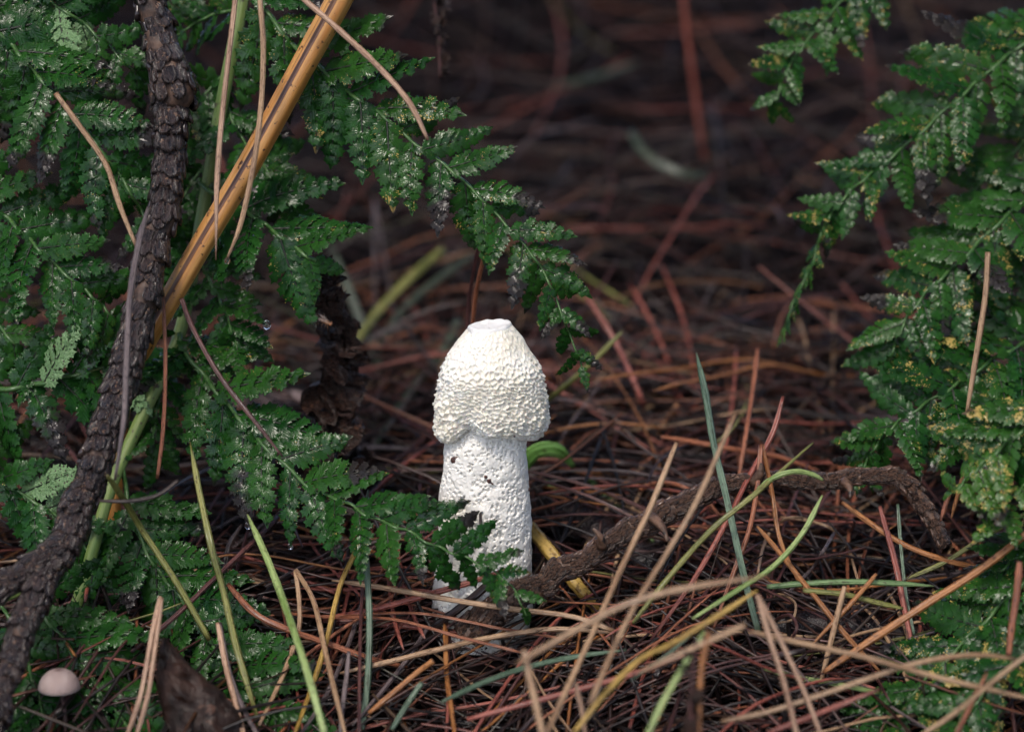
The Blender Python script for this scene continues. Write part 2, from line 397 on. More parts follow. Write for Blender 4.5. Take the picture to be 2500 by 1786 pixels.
    # ---- dirt clinging to it
    for (u, v, s) in ((1112, 1083, 9), (1117, 1076, 6), (1196, 1113, 8), (1188, 1104, 5), (1203, 1120, 4), (1131, 884, 5), (1180, 823, 3), (1142, 910, 3), (1145, 1218, 4), (1208, 861, 3), (1290, 1180, 6), (1256, 997, 3), (1150, 1092, 3)):
        top = v < 1065
        r = interp(v - 801, CH, CR) + 3 if top else interp(v, RV, RR) + 1
        x = (u - 1178 - axis_u(v)) * 1.0
        y = -math.sqrt(max(0, r * r - x * x)); sh = y * math.sin(PITCH)   # lift so that it lands on the seen surface
        c = Vector(((u - 1178) * K, y * K, (1505 - v) * KZ - sh * K / math.cos(PITCH) * -1 * 0 ))
        c = c + Vector((0, 0, 0)); c.z = (1505 - v) * KZ + y * K * math.tan(PITCH)
        mb = MB(); pts = []
        for i in range(5):
            th = math.pi * i / 4
            for k in range(6):
                f = s * K * (0.6 + 0.5 * rg.random())
                pts.append(c + Vector((math.sin(th) * math.cos(k * math.pi / 3) * f, math.sin(th) * math.sin(k * math.pi / 3) * f * 0.6, math.cos(th) * f)))
        mb.grid(pts, 5, 6, wrap=True)
        o = part('dirt_speck', mb, [M['dirt']], cap if top else stem); o.location = (0, 0, 0)
mushroom()

# ---------------------------------------------------------------- fern leaflets (shared meshes)
def leaflet_mesh(seed, n, width, under=False, rolled=0.0):
    rg = random.Random(seed); mb = MB()
    bend = rg.uniform(-0.16, 0.16); droop = rg.uniform(0.05, 0.28); roll = rg.uniform(-0.25, 0.25); cup = rg.uniform(0.02, 0.16)
    def rib(x): return Vector((x, bend * x * x, -droop * x * x + 0.10 * droop * x))
    def shape(x):
        return (0.80 + 0.20 * math.sin(min(x / 0.28, 1) * math.pi / 2)) if x < 0.28 else max(0.05, ((1.02 - x) / 0.74)) ** 0.82
    step = 1 / (n + 0.4); J = 10; ts = (-1, -0.55, 0, 0.55, 1)
    def finish(p, y):
        p.z += cup * y * y * 2.0 * (-1 if rolled else 1) + roll * y * p.x - rolled * abs(y) * 1.2
        return p
    for i in range(n):
        for side in (-1, 1):
            x0 = (i + 0.22 + (0.22 if side > 0 else 0)) * step
            a = R(68 - 26 * x0 + rg.uniform(-5, 5)); hw = 0.5 * step * 0.99 * (1 if x0 < 0.75 else 1 - 0.35 * (x0 - 0.75) / 0.25)
            l = width / 2 * shape(x0) / math.sin(a) * rg.uniform(0.86, 1.10)
            if rg.random() < 0.04: l *= 0.6
            o = rib(x0); tl = rg.uniform(-0.06, 0.26); tz = rg.uniform(-0.10, 0.08)
            pts = []; uvs = []; px = []
            for j in range(J):
                s = j / (J - 1)
                f = 1.15 - 1.30 * s if s < 0.3 else (0.76 + 0.10 * math.sin((s - 0.3) * 4)) * math.sqrt(max(0.0, 1 - (max(0, s - 0.45) / 0.62) ** 2))
                for t in ts:
                    ff = f; ss = s
                    if abs(t) == 1:
                        if j % 2 == 1 and j > 2: ff = f * 1.16 + 0.12; ss = s + 0.085
                        elif j % 2 == 0 and j > 2: ff = f * 0.80; ss = s - 0.01
                    if j == J - 1: ss = 1.06 - 0.16 * abs(t); ff = 0.24
                    aa = a - R(11) * s
                    dx, dy = math.cos(aa), math.sin(aa)
                    z = hw * 0.30 * (abs(t) * (1.10 - abs(t))) * 2.6 * min(1, s * 4) * (1 - 0.4 * s) + l * (0.12 * s - 0.25 * s * s) + tl * t * hw + tz * s * l
                    q = Vector((o.x + dx * ss * l + dy * t * ff * hw, side * (dy * ss * l - dx * t * ff * hw), z))
                    yy = q.y; q.y += o.y; q.z += o.z
                    pts.append(finish(q, yy)); uvs.append((s, t)); px.append(min(1, max(0, q.x)))
            b = len(mb.f); mb.grid(pts, J, 5, uvs=uvs, px=px)
            if side > 0: mb.f[b:] = [f[::-1] for f in mb.f[b:]]
    # lamina along the midrib, terminal lobe
    pts = []; uvs = []; px = []; m = 14
    for i in range(m):
        x = i / (m - 1) * 1.0; o = rib(x)
        hwid = (0.055 * width + 0.02) * min(1, x * 6) if x < 0.9 else 0.045 * (1.02 - x) / 0.12
        for t in (-1, 0, 1):
            pts.append(o + Vector((0, t * hwid, 0.012 * abs(t) - 0.004))); uvs.append((x * 3, t)); px.append(x)
    b = len(mb.f); mb.grid(pts, m, 3, uvs=uvs, px=px); mb.f[b:] = [f[::-1] for f in mb.f[b:]]
    path = [rib(x) + Vector((0, 0, 0.008)) for x in np.linspace(-0.03, 0.97, 12)]
    mb.tube(path, [0.0125 * (1 - 0.75 * i / 11) for i in range(12)], 5, mat=1)
    if under: mb.f = [f[::-1] for f in mb.f]
    return mb.mesh('leaflet', [M['under'] if under else M['leaf'], M['rachis_dark']])
BIG = [leaflet_mesh(100 + i, 6 + i % 3, 0.42 + 0.025 * (i % 4)) for i in range(14)]
MID = [leaflet_mesh(200 + i, 5 + i % 2, 0.43 + 0.03 * (i % 3)) for i in range(8)]
SML = [leaflet_mesh(300 + i, 4 + i % 2, 0.44 + 0.04 * (i % 3)) for i in range(6)]
ROL = [leaflet_mesh(400 + i, 8, 0.40, rolled=0.8) for i in range(3)]
UND = [leaflet_mesh(500 + i, 7, 0.52, under=True) for i in range(3)]

FN = Vector((0.05, -0.92, 0.38))
def branch(root, pts, lens, sp, r=(4, 1.6), start=0.0, end=1.0, normal=FN, spot=0.3, dark=0.25, hue=0.1, angs=(54, 54), seed=0, droop=0.0, under=(), sides=(1, -1), rmat='rachis', tipleaf=True, only=None, rolled=0.0):
    """one side-branch of a frond: a rachis (part) with leaflets (sub-parts)"""
    rg = random.Random(seed * 31 + 5)
    P3 = [P(*p) for p in pts]; n = max(24, len(P3) * 7); path = smooth_path(P3, n)
    for i in range(n): path[i] = path[i] + Vector((0, 0.0016 * math.sin(i * 0.9 + seed), 0))
    mb = MB()
    mb.tube(path, [(r[0] + (r[1] - r[0]) * i / (n - 1)) * K for i in range(n)], 7, shape=lambda an, t: 1 + 0.10 * math.cos(3 * an))
    o = part('frond_branch', mb, [M[rmat]], root)
    L = [0.0]
    for i in range(1, n): L.append(L[-1] + (path[i] - path[i - 1]).length)
    tot = L[-1]
    def at(s):
        i = int(np.searchsorted(L, s)); i = min(max(i, 1), n - 1); f = (s - L[i - 1]) / max(1e-9, L[i] - L[i - 1])
        return path[i - 1].lerp(path[i], f), (path[min(i + 1, n - 1)] - path[max(i - 2, 0)]).normalized()
    T = [a for a, b in lens]; V = [b for a, b in lens]
    idx = 0
    for si, side in enumerate(sides):
        s = start * tot + (0.42 * sp[0] * K if si else 0.0)
        while s < end * tot:
            f = s / tot; ln = interp(f, T, V) * K * rg.uniform(0.86, 1.12)
            p, t = at(s)
            nn = (normal + Vector((rg.uniform(-.22, .22), rg.uniform(-.15, .15), rg.uniform(-.22, .22)))).normalized()
            nn = (nn - t * nn.dot(t)).normalized(); S = nn.cross(t) * side
            a = R((angs[0] if side > 0 else angs[1]) - 10 * f + rg.uniform(-7, 7))
            d = (t * math.cos(a) + S * math.sin(a) + nn * rg.uniform(-.10, .18) + Vector((0, 0, -droop))).normalized()
            nz = (nn - d * nn.dot(d)).normalized(); Y = nz.cross(d)
            px = ln / K
            if idx in under: me = UND[idx % 3]
            elif rolled and rg.random() < rolled: me = rg.choice(ROL)
            else: me = rg.choice(BIG if px > 150 else MID if px > 88 else SML)
            if only is None or only(p, idx):
                lf = link('leaflet', me, o)
                lf.matrix_basis = Matrix(((d.x, Y.x, nz.x, p.x), (d.y, Y.y, nz.y, p.y), (d.z, Y.z, nz.z, p.z), (0, 0, 0, 1))) @ Matrix.Diagonal((ln, ln * rg.uniform(0.9, 1.1), ln, 1))
                dk = rg.random()
                lf.color = (spot * rg.uniform(0.2, 1.6), (dark + 0.35 * rg.random() if dk < 0.30 else 0.10 + 0.15 * rg.random()) if rg.random() < 0.985 else 0.7, hue * rg.random() * 2, 1)
            idx += 1
            s += (sp[0] + (sp[1] - sp[0]) * f) * K * rg.uniform(0.9, 1.1)
    if tipleaf:
        p, t = at(tot * 0.985); nn = (normal - t * normal.dot(t)).normalized(); Y = nn.cross(t); ln = V[-1] * K * 1.0
        lf = link('leaflet', SML[seed % 6], o)
        lf.matrix_basis = Matrix(((t.x, Y.x, nn.x, p.x), (t.y, Y.y, nn.y, p.y), (t.z, Y.z, nn.z, p.z), (0, 0, 0, 1))) @ Matrix.Diagonal((ln, ln, ln, 1))
        lf.color = (spot, 0.3, hue, 1)
    return o
def frond(label, stem_pts, r, group=None, ground_to=None, smat='stipe'):
    """frond with its main stem running down to the ground"""
    P3 = [P(*p) if len(p) == 3 else G(p[0], p[1], 0.0) for p in stem_pts]
    if ground_to: P3 += [Vector((x, y, hill(x, y) - 0.006)) for x, y in ground_to]
    base = P3[-1].copy()
    root = thing('fern_frond', label, 'fern', base, group)
    n = 60; path = smooth_path(P3, n); mb = MB()
    mb.tube(path, [(r[0] + (r[1] - r[0]) * i / (n - 1)) * K for i in range(n)], 12, shape=lambda an, t: 1 + 0.12 * math.cos(5 * an) - 0.22 * math.exp(-((ang(an + 2.0)) / 0.3) ** 2))
    part('stem', mb, [M[smat]], root)
    return root

# big frond over the left half: one stem from the top edge down to the lower left
fA = frond('large dark green fern frond whose stem passes behind the scaly branch and dry stalk',
           [(600, -60, .012), (585, 40, .012), (562, 150, .012), (535, 290, .014), (495, 520, .02), (452, 760, .016), (415, 880, .012), (362, 985, .006), (300, 1120, .0), (262, 1215, -.006), (210, 1400, -.01)], (17, 15), ground_to=[(-0.155, -0.02)])
branch(fA, [(598, -25, .008), (655, 35, .004), (715, 112, .0), (780, 165, -.004), (850, 225, -.006), (925, 275, -.01), (1005, 345, -.012), (1100, 415, -.014), (1165, 475, -.016), (1245, 560, -.018), (1305, 630, -.02), (1345, 700, -.02), (1380, 790, -.018), (1412, 870, -.014), (1424, 905, -.012)],
       [(0, 235), (.3, 215), (.5, 185), (.7, 150), (.85, 105), (1, 62)], (104, 58), (6.5, 2), spot=.55, dark=.35, seed=1, start=.03, end=.965)
branch(fA, [(490, 450, .015), (560, 495, .006), (620, 530, .0), (695, 585, -.006), (770, 640, -.01)], [(0, 245), (.6, 240), (.85, 190), (1, 95)], (105, 92), (6.5, 5), spot=.35, dark=.3, seed=2, start=.18, end=.96, angs=(60, 50))
branch(fA, [(438, 815, .012), (455, 862, .006), (520, 945, -.002), (585, 1022, -.008), (650, 1092, -.014), (760, 1192, -.022), (835, 1222, -.028), (905, 1262, -.032), (985, 1292, -.036), (1062, 1332, -.040), (1130, 1358, -.042), (1205, 1395, -.044), (1255, 1440, -.046), (1285, 1505, -.048)],
       [(0, 230), (.3, 215), (.5, 180), (.7, 145), (.88, 105), (1, 62)], (96, 66), (6.5, 2), spot=.40, dark=.30, seed=3, start=.02, end=.95, angs=(56, 50))
branch(fA, [(300, 1130, .0), (318, 1250, -.004), (372, 1372, -.010), (425, 1440, -.016), (490, 1535, -.024), (565, 1625, -.032), (650, 1720, -.042), (720, 1800, -.05)],
       [(0, 200), (.4, 215), (.8, 190), (1, 130)], (86, 74), (6, 3), spot=.15, dark=.2, seed=4, start=.10, end=.97, angs=(60, 46))
branch(fA, [(476, 600, .02), (500, 660, .012), (530, 720, .008), (560, 790, .004), (580, 850, .004)], [(0, 150), (.5, 150), (1, 90)], (70, 55), (5, 2), spot=.2, seed=5, start=.05)
branch(fA, [(545, 240, .016), (585, 330, .014), (640, 400, .012), (690, 460, .01), (715, 520, .01)], [(0, 165), (.6, 140), (1, 80)], (74, 56), (5, 2), spot=.5, seed=6, start=.1)
branch(fA, [(560, 170, .016), (520, 210, .02), (470, 270, .024), (430, 330, .026), (400, 400, .028)], [(0, 160), (.6, 150), (1, 100)], (74, 60), (5, 2), spot=.5, seed=7, start=.1)
branch(fA, [(520, 380, .02), (480, 430, .022), (440, 500, .024), (420, 590, .024)], [(0, 150), (1, 100)], (70, 60), (5, 2), spot=.3, seed=8, start=.1)
branch(fA, [(425, 850, .016), (398, 930, .012), (380, 1020, .008), (372, 1100, .004)], [(0, 165), (1, 120)], (78, 66), (5, 2), spot=.2, seed=9, start=.06)
branch(fA, [(590, 30, .014), (540, 30, .02), (480, 55, .024), (430, 90, .026)], [(0, 150), (1, 100)], (70, 60), (5, 2), spot=.4, seed=10, start=.1)

fB = frond('fern frond with bluish glossy leaflets spreading along the left edge beside the scaly branch',
           [(-160, -140, .01), (-130, 300, .012), (-120, 800, .004), (-130, 1250, -.01)], (16, 15), ground_to=[(-0.215, -0.05)])
branch(fB, [(-150, -60, .004), (0, 82, -.002), (62, 150, -.006), (130, 228, -.01), (212, 322, -.012), (300, 440, -.010), (352, 530, -.004), (392, 620, .004)],
       [(0, 260), (.3, 240), (.6, 190), (1, 110)], (86, 72), (6.5, 4), spot=.30, dark=.25, seed=11, start=.05, under=(), hue=.05)
branch(fB, [(-140, 430, .006), (0, 520, .0), (62, 575, -.004), (130, 642, -.008), (212, 712, -.010), (258, 755, -.006), (300, 805, .0), (345, 880, .008)],
       [(0, 215), (.4, 200), (.7, 160), (1, 110)], (82, 66), (6, 3), spot=.28, dark=.25, seed=12, start=.05, hue=.06)
branch(fB, [(-130, 985, .0), (-20, 955, -.004), (90, 938, -.006), (180, 915, -.004), (290, 890, .004), (350, 880, .01)],
       [(0, 220), (.6, 215), (1, 150)], (84, 74), (8, 5), spot=.15, dark=.15, seed=13, start=.05, angs=(60, 74), under=(3, 12))
branch(fB, [(-150, 640, .01), (-60, 740, .004), (30, 830, .0), (100, 900, .0)], [(0, 190), (1, 120)], (80, 66), (6, 3), spot=.15, seed=14, start=.1, hue=.2)
branch(fB, [(-160, -130, .01), (-40, -60, .004), (80, -10, .0), (180, 40, .0), (260, 110, .002), (330, 180, .006)], [(0, 210), (.6, 180), (1, 120)], (80, 64), (6, 3), spot=.25, seed=15, start=.1, under=(13, 14))
branch(fB, [(-120, 1120, -.004), (0, 1180, -.008), (110, 1240, -.010), (200, 1330, -.010), (260, 1420, -.008)], [(0, 200), (1, 130)], (82, 66), (6, 3), spot=.15, seed=16, start=.1, under=(2, 3))
fC = frond('low dark fern frond lying under the branch beside the tiny pinkish mushroom',
           [(60, 1440, -.03), (-40, 1480, -.03), (-140, 1500, -.03)], (10, 12), ground_to=[(-0.225, -0.075)])
branch(fC, [(60, 1445, -.03), (130, 1530, -.034), (210, 1640, -.042), (300, 1760, -.05), (360, 1840, -.055)], [(0, 215), (.6, 215), (1, 160)], (80, 70), (6, 3), spot=.08, dark=.2, seed=17, start=.02, angs=(60, 60))
branch(fC, [(0, 1470, -.03), (60, 1600, -.04), (100, 1720, -.05), (130, 1820, -.056)], [(0, 180), (1, 150)], (80, 70), (5, 3), spot=.08, dark=.2, seed=18, start=.1)

# fern on the right
FR = Vector((-0.15, -0.88, 0.45))
fD = frond('yellow-spotted fern frond with three side branches leaning in from the right edge',
           [(2600, -120, .05), (2570, 300, .05), (2545, 700, .04), (2560, 1000, .03)], (15, 15), ground_to=[(0.205, 0.03)])
kw = dict(normal=FR, spot=0.75, dark=.3, hue=.12)
branch(fD, [(2590, 30, .05), (2520, 92, .042), (2440, 152, .036), (2350, 232, .032), (2250, 322, .030), (2160, 398, .030), (2092, 452, .030), (2042, 505, .032), (2005, 560, .034)],
       [(0, 240), (.3, 215), (.6, 170), (.85, 125), (1, 100)], (84, 56), (6, 3), seed=21, start=.02, tipleaf=False, angs=(52, 56), **kw)
branch(fD, [(2005, 560, .034), (1985, 640, .036), (1945, 720, .038), (1905, 825, .04)], [(0, 78), (.5, 58), (1, 36)], (40, 24), (3, 1.5), seed=22, normal=Vector((-0.85, -0.25, 0.45)), spot=.9, dark=.3, hue=.35, droop=.2)
branch(fD, [(2570, 420, .044), (2500, 490, .034), (2420, 562, .028), (2340, 642, .024), (2270, 705, .022), (2215, 775, .022), (2185, 840, .024), (2165, 900, .026)],
       [(0, 240), (.4, 205), (.75, 160), (1, 110)], (82, 58), (6, 3), seed=23, start=.02, angs=(56, 56), **kw)
branch(fD, [(2590, 800, .04), (2520, 832, .03), (2440, 868, .022), (2355, 925, .016), (2265, 982, .012), (2190, 1032, .010), (2142, 1082, .010), (2108, 1140, .010)],
       [(0, 260), (.4, 215), (.75, 160), (1, 95)], (80, 54), (6, 3), seed=24, start=.02, angs=(60, 56), **kw)
branch(fD, [(2560, 620, .05), (2470, 700, .045), (2390, 780, .042), (2330, 850, .04)], [(0, 190), (1, 130)], (76, 60), (5, 3), seed=25, start=.02, **kw)
branch(fD, [(2620, 900, .03), (2520, 950, .02), (2430, 1010, .012), (2360, 1075, .008)], [(0, 220), (1, 130)], (78, 62), (5, 3), seed=41, start=.02, **kw)
branch(fD, [(2600, 250, .055), (2520, 330, .052), (2440, 400, .05), (2370, 480, .05)], [(0, 200), (1, 130)], (78, 62), (5, 3), seed=42, start=.02, **kw)
fE = frond('small spotted fern tip hanging down from the top edge against the dark background',
           [(2120, -60, .05), (2260, -160, .06), (2480, -150, .07), (2640, 200, .07), (2660, 900, .06)], (4, 12), ground_to=[(0.23, 0.10)], smat='rachis')
branch(fE, [(2120, -60, .05), (2040, 20, .046), (1965, 108, .044), (1918, 178, .044), (1893, 252, .046)], [(0, 175), (.4, 140), (.8, 100), (1, 80)], (66, 48), (4, 2), seed=26, start=.02, angs=(62, 56), **kw)
fF = frond('blurred fern frond covered in raised yellow dots over the drooping end of the brown twig',
           [(2560, 950, -.055), (2620, 1150, -.05), (2640, 1300, -.045)], (9, 12), ground_to=[(0.235, -0.03)], smat='rachis')
kf = dict(normal=Vector((-0.1, -0.7, 0.7)), spot=1.05, dark=.15, hue=.45)
branch(fF, [(2570, 975, -.055), (2500, 1045, -.056), (2430, 1105, -.056), (2370, 1160, -.054), (2330, 1200, -.05)], [(0, 190), (.6, 160), (1, 100)], (74, 60), (6, 3), seed=27, start=.02, **kf)
branch(fF, [(2590, 1120, -.052), (2510, 1180, -.054), (2440, 1240, -.052)], [(0, 180), (1, 120)], (74, 64), (5, 3), seed=28, start=.02, **kf)
fG = frond('low glossy fern frond with pale yellow dots in the litter at the lower right',
           [(2560, 1330, -.045), (2640, 1420, -.045), (2680, 1560, -.05)], (9, 12), ground_to=[(0.245, -0.10)], smat='rachis')
kg = dict(normal=Vector((-0.2, -0.6, 0.78)), spot=0.95, dark=.2, hue=.10)
branch(fG, [(2580, 1350, -.045), (2480, 1440, -.045), (2390, 1530, -.045), (2280, 1640, -.048), (2190, 1730, -.052), (2120, 1810, -.056)], [(0, 230), (.5, 200), (1, 130)], (80, 66), (6, 3), seed=29, start=.02, angs=(58, 54), **kg)
branch(fG, [(2600, 1500, -.055), (2500, 1590, -.058), (2410, 1680, -.062), (2330, 1780, -.068)], [(0, 200), (1, 140)], (80, 66), (5, 3), seed=30, start=.02, **kg)
branch(fG, [(2580, 1310, -.04), (2500, 1350, -.04), (2430, 1400, -.04)], [(0, 160), (1, 110)], (70, 60), (5, 3), seed=31, start=.02, **kg)

# ---------------------------------------------------------------- scaly branches
def scale_mesh(mats, seed, pointed=0.0, lift=1.0):
    """one bark scale: x down the branch, z outwards, unit length"""
    rg = random.Random(seed); mb = MB(); pts = []; px = []
    nu, nv = 6, 5
    for i in range(nu):
        s = i / (nu - 1)
        wd = 0.44 * (0.80 + 0.25 * s) if s < 0.6 else 0.44 * math.sqrt(max(0.02, 1 - ((s - 0.55) / 0.5) ** 2)) * (1 - pointed * (s - 0.6))
        for j in range(nv):
            t = -1 + 2 * j / (nv - 1)
            z = (0.03 + 0.14 * s * lift) * (1 - 0.55 * t * t) + rg.uniform(-.012, .012) - (0.05 * lift if i == nu - 1 else 0)
            if abs(t) == 1: z *= 0.35
            pts.append(Vector((s + rg.uniform(-.02, .02), t * wd + rg.uniform(-.015, .015), z))); px.append(s)
    mb.grid(pts, nu, nv, px=px)
    rim = [0 * nv + j for j in range(nv)] + [i * nv + nv - 1 for i in range(1, nu)] + [(nu - 1) * nv + j for j in range(nv - 2, -1, -1)] + [i * nv for i in range(nu - 2, 0, -1)]
    b = len(mb.v)
    for r in rim:
        p = mb.v[r]; mb.v.append(Vector((p.x * 0.86, p.y * 0.8, -0.16))); mb.uv.append((0, 0)); mb.px.append(0); mb.col.append((1, 1, 1))
    for k in range(len(rim)):
        k2 = (k + 1) % len(rim); mb.f.append((rim[k2], rim[k], b + k, b + k2)); mb.m.append(0)
    mb.f = [f[::-1] for f in mb.f]
    return mb.mesh('bark_scale', mats)
def scaly_branch(root, pts, rads, size, around, meshes, smat, gmat, seed, name='stem', hole=None, skip=None, n_obj=290):
    rg = random.Random(seed); n = len(pts) * 10
    path = [q + Vector((noise.noise(Vector((i * .13, seed, 0))), noise.noise(Vector((i * .13, seed, 5))), noise.noise(Vector((i * .13, seed, 9))))) * 13 * K for i, q in enumerate(smooth_path(pts, n))]; T = np.linspace(0, 1, len(rads)); rr = [float(np.interp(i / (n - 1), T, rads)) * K * (1 + .13 * noise.noise(Vector((i * .21, seed, 20)))) for i in range(n)]
    mb = MB()
    mb.tube(path, rr, 28, shape=lambda an, t: 0.93 + 0.05 * noise.noise(Vector((math.cos(an) * 2, math.sin(an) * 2, t * n * 0.5))) + 0.05 * noise.noise(Vector((math.cos(an) * 5, math.sin(an) * 5, t * n * 0.9))))
    body = part(name, mb, [gmat], root)
    L = [0.0]
    for i in range(1, n): L.append(L[-1] + (path[i] - path[i - 1]).length)
    a0 = Vector((0, -1, 0.2)); s = 0.0; row = 0; todo = []
    while s < L[-1]:
        i = min(int(np.searchsorted(L, s)), n - 2); t = (path[i + 1] - path[max(0, i - 1)]).normalized()
        a = (a0 - t * a0.dot(t)).normalized(); b = t.cross(a); r = rr[i]
        sz = size * K * (r / (max(rads) * K)) ** 0.35
        for k in range(around):
            an = 2 * math.pi * (k + 0.5 * (row % 2) + rg.uniform(-.13, .13)) / around
            d = a * math.cos(an) + b * math.sin(an); p = path[i] + d * r * 0.97 + t * rg.uniform(-.16, .16) * sz
            if skip and skip(s / L[-1], an, rg): continue
            todo.append((d.dot(Vector((0, -0.97, 0.25))), p, d, t, sz * rg.uniform(0.84, 1.16), rg.random()))
        s += sz * 0.64; row += 1
    todo.sort(key=lambda q: -q[0]); rest = MB()
    for q, (fc, p, d, t, sz, rv) in enumerate(todo):
        tt = (t + d * 0.06 + d.cross(t) * (rv - .5) * 0.22).normalized(); z = (d - tt * d.dot(tt)).normalized(); y = z.cross(tt)
        mat = Matrix(((tt.x, y.x, z.x, p.x), (tt.y, y.y, z.y, p.y), (tt.z, y.z, z.z, p.z), (0, 0, 0, 1))) @ Matrix.Diagonal((sz, sz * (0.9 + 0.25 * rv), sz * (0.7 + 0.5 * rv), 1))
        me = meshes[q % len(meshes)]
        if q < n_obj and fc > -0.25:
            o = link('bark_scale', me, body); o.matrix_basis = mat
        else:
            bb = len(rest.v)
            for v in me.vertices: rest.v.append(mat @ v.co); rest.uv.append((0, 0)); rest.px.append(0); rest.col.append((1, 1, 1))
            for f in me.polygons: rest.f.append(tuple(bb + x for x in f.vertices)); rest.m.append(0)
    if rest.v:
        o = part('bark_scales', rest, [smat], root); o['kind'] = 'stuff'
    return body
SC = [scale_mesh([M['scale']], 40 + i, 0.4) for i in range(7)]
TS = [scale_mesh([M['twigscale']], 60 + i, 0.1, 0.8) for i in range(6)]
def left_branch():
    Q = [(348, -90, -.02), (372, 0, -.02), (392, 100, -.021), (418, 200, -.022), (424, 260, -.022), (418, 330, -.022), (410, 420, -.023), (398, 510, -.024), (378, 600, -.026), (356, 700, -.028), (332, 800, -.030), (308, 900, -.033), (274, 1000, -.036), (243, 1100, -.04), (207, 1200, -.044), (168, 1300, -.05), (112, 1400, -.056), (68, 1500, -.063), (34, 1600, -.07), (2, 1700, -.078), (-30, 1800, -.086)]
    rd = [36, 36, 39, 56, 41, 37, 36, 37, 37, 36, 37, 36, 36, 36, 37, 38, 34, 31, 28, 26, 25]
    p = [P(*q) for q in Q]
    end = p[-1] + Vector((-0.03, -0.03, -0.02)); end.z = hill(end.x, end.y)
    root = thing('pine_branch', 'thick dark wet pine branch with overlapping bark scales slanting down through the fern', 'branch', end)
    body = scaly_branch(root, p + [end], rd + [26], 47, 8, SC, M['scale'], M['barkgap'], 3, skip=lambda t, a, rg: rg.random() < (0.25 if t < 0.15 else 0.06))
    # knot with a round hole on the upper part
    rg = random.Random(9); c = P(402, 208, -.028); mb = MB(); pts = []
    prof = [(19, -6), (19, 1), (16.5, 4.5), (13, 5), (11, 1), (9, -6), (4, -9), (0.5, -9)]
    ax = Vector((-0.45, -0.85, 0.25)).normalized(); e1 = ax.orthogonal().normalized(); e2 = ax.cross(e1)
    c = P(384, 212, -.0275)
    for r_, h_ in prof:
        for k in range(18):
            an = k / 18 * 2 * math.pi; f = r_ * (1 + 0.08 * math.sin(3 * an + 1))
            pts.append(c + (e1 * math.cos(an) * f + e2 * math.sin(an) * f * 1.15 + ax * h_) * K)
    mb.grid(pts, len(prof), 18, wrap=True); o = part('knot', mb, [M['bark']], body); o.location = (0, 0, 0); o['label'] = 'round hollow knot'
    for (u, v) in ((468, 190), (470, 205), (440, 185), (425, 225), (455, 235), (432, 205), (412, 190), (445, 212), (400, 240), (470, 222)):
        sm = MB(); cc = P(u, v, -.0275 + 0.006 * abs(u - 425) / 45); pts = []
        for i in range(6):
            th = math.pi * i / 5
            for k in range(8):
                f = (11 + 5 * rg.random()) * K
                pts.append(cc + Vector((math.sin(th) * math.cos(k * .785) * f, math.sin(th) * math.sin(k * .785) * f * 0.8, math.cos(th) * f * 0.8)))
        sm.grid(pts, 6, 8, wrap=True); o = part('bud_scar', sm, [M['bark']], body); o.location = (0, 0, 0)
    # side twig leaving the branch at the lower left
    q = [P(160, 1330, -.055), P(90, 1378, -.056), P(30, 1418, -.058), P(-40, 1455, -.06), P(-130, 1490, -.06)]
    scaly_branch(root, q, [30, 31, 32, 30, 26], 30, 8, SC, M['scale'], M['barkgap'], 4, name='side_twig', n_obj=60)
left_branch()
def right_twig():
    Q = [(1225, 1478, -.022), (1290, 1442, -.024), (1345, 1415, -.024), (1430, 1360, -.022), (1520, 1300, -.02), (1600, 1268, -.016), (1700, 1212, -.012), (1800, 1178, -.01), (1900, 1172, -.008), (2000, 1176, -.008), (2100, 1163, -.01), (2180, 1164, -.014), (2232, 1200, -.018), (2268, 1255, -.02), (2300, 1312, -.022)]
    rd = [33, 31, 29, 27, 25, 31, 26, 20, 18, 20, 19, 20, 21, 19, 13]
    p = [P(*q) for q in Q]; st = p[0] + Vector((-0.012, 0, -0.012))
    root = thing('pine_twig', 'crooked brown pine twig with rough bark running from the mushroom base to the right fern', 'twig', st)
    scaly_branch(root, [st] + p, [42] + rd, 30, 8, TS, M['twigscale'], M['twig'], 6, n_obj=230, skip=lambda t, a, rg: rg.random() < 0.12)
    for a_, b_, r_ in (((1592, 1262, -.022), (1630, 1320, -.034), 9), ((1840, 1180, -.012), (1858, 1130, -.016), 9), ((1470, 1335, -.026), (1448, 1290, -.03), 8), ((2060, 1175, -.014), (2075, 1215, -.022), 8)):
        q = [P(*a_), (P(*a_) + P(*b_)) / 2 + Vector((.001, -.001, .0008)), P(*b_)]; mb = MB(); mb.tube(smooth_path(q, 8), [r_ * K * (1.6 - 1.2 * i / 7) for i in range(8)], 9, shape=lambda an, t: 1 + .15 * noise.noise(Vector((math.cos(an) * 2, math.sin(an) * 2, t * 5))))
        part('side_stub', mb, [M['twig']], root)
right_twig()

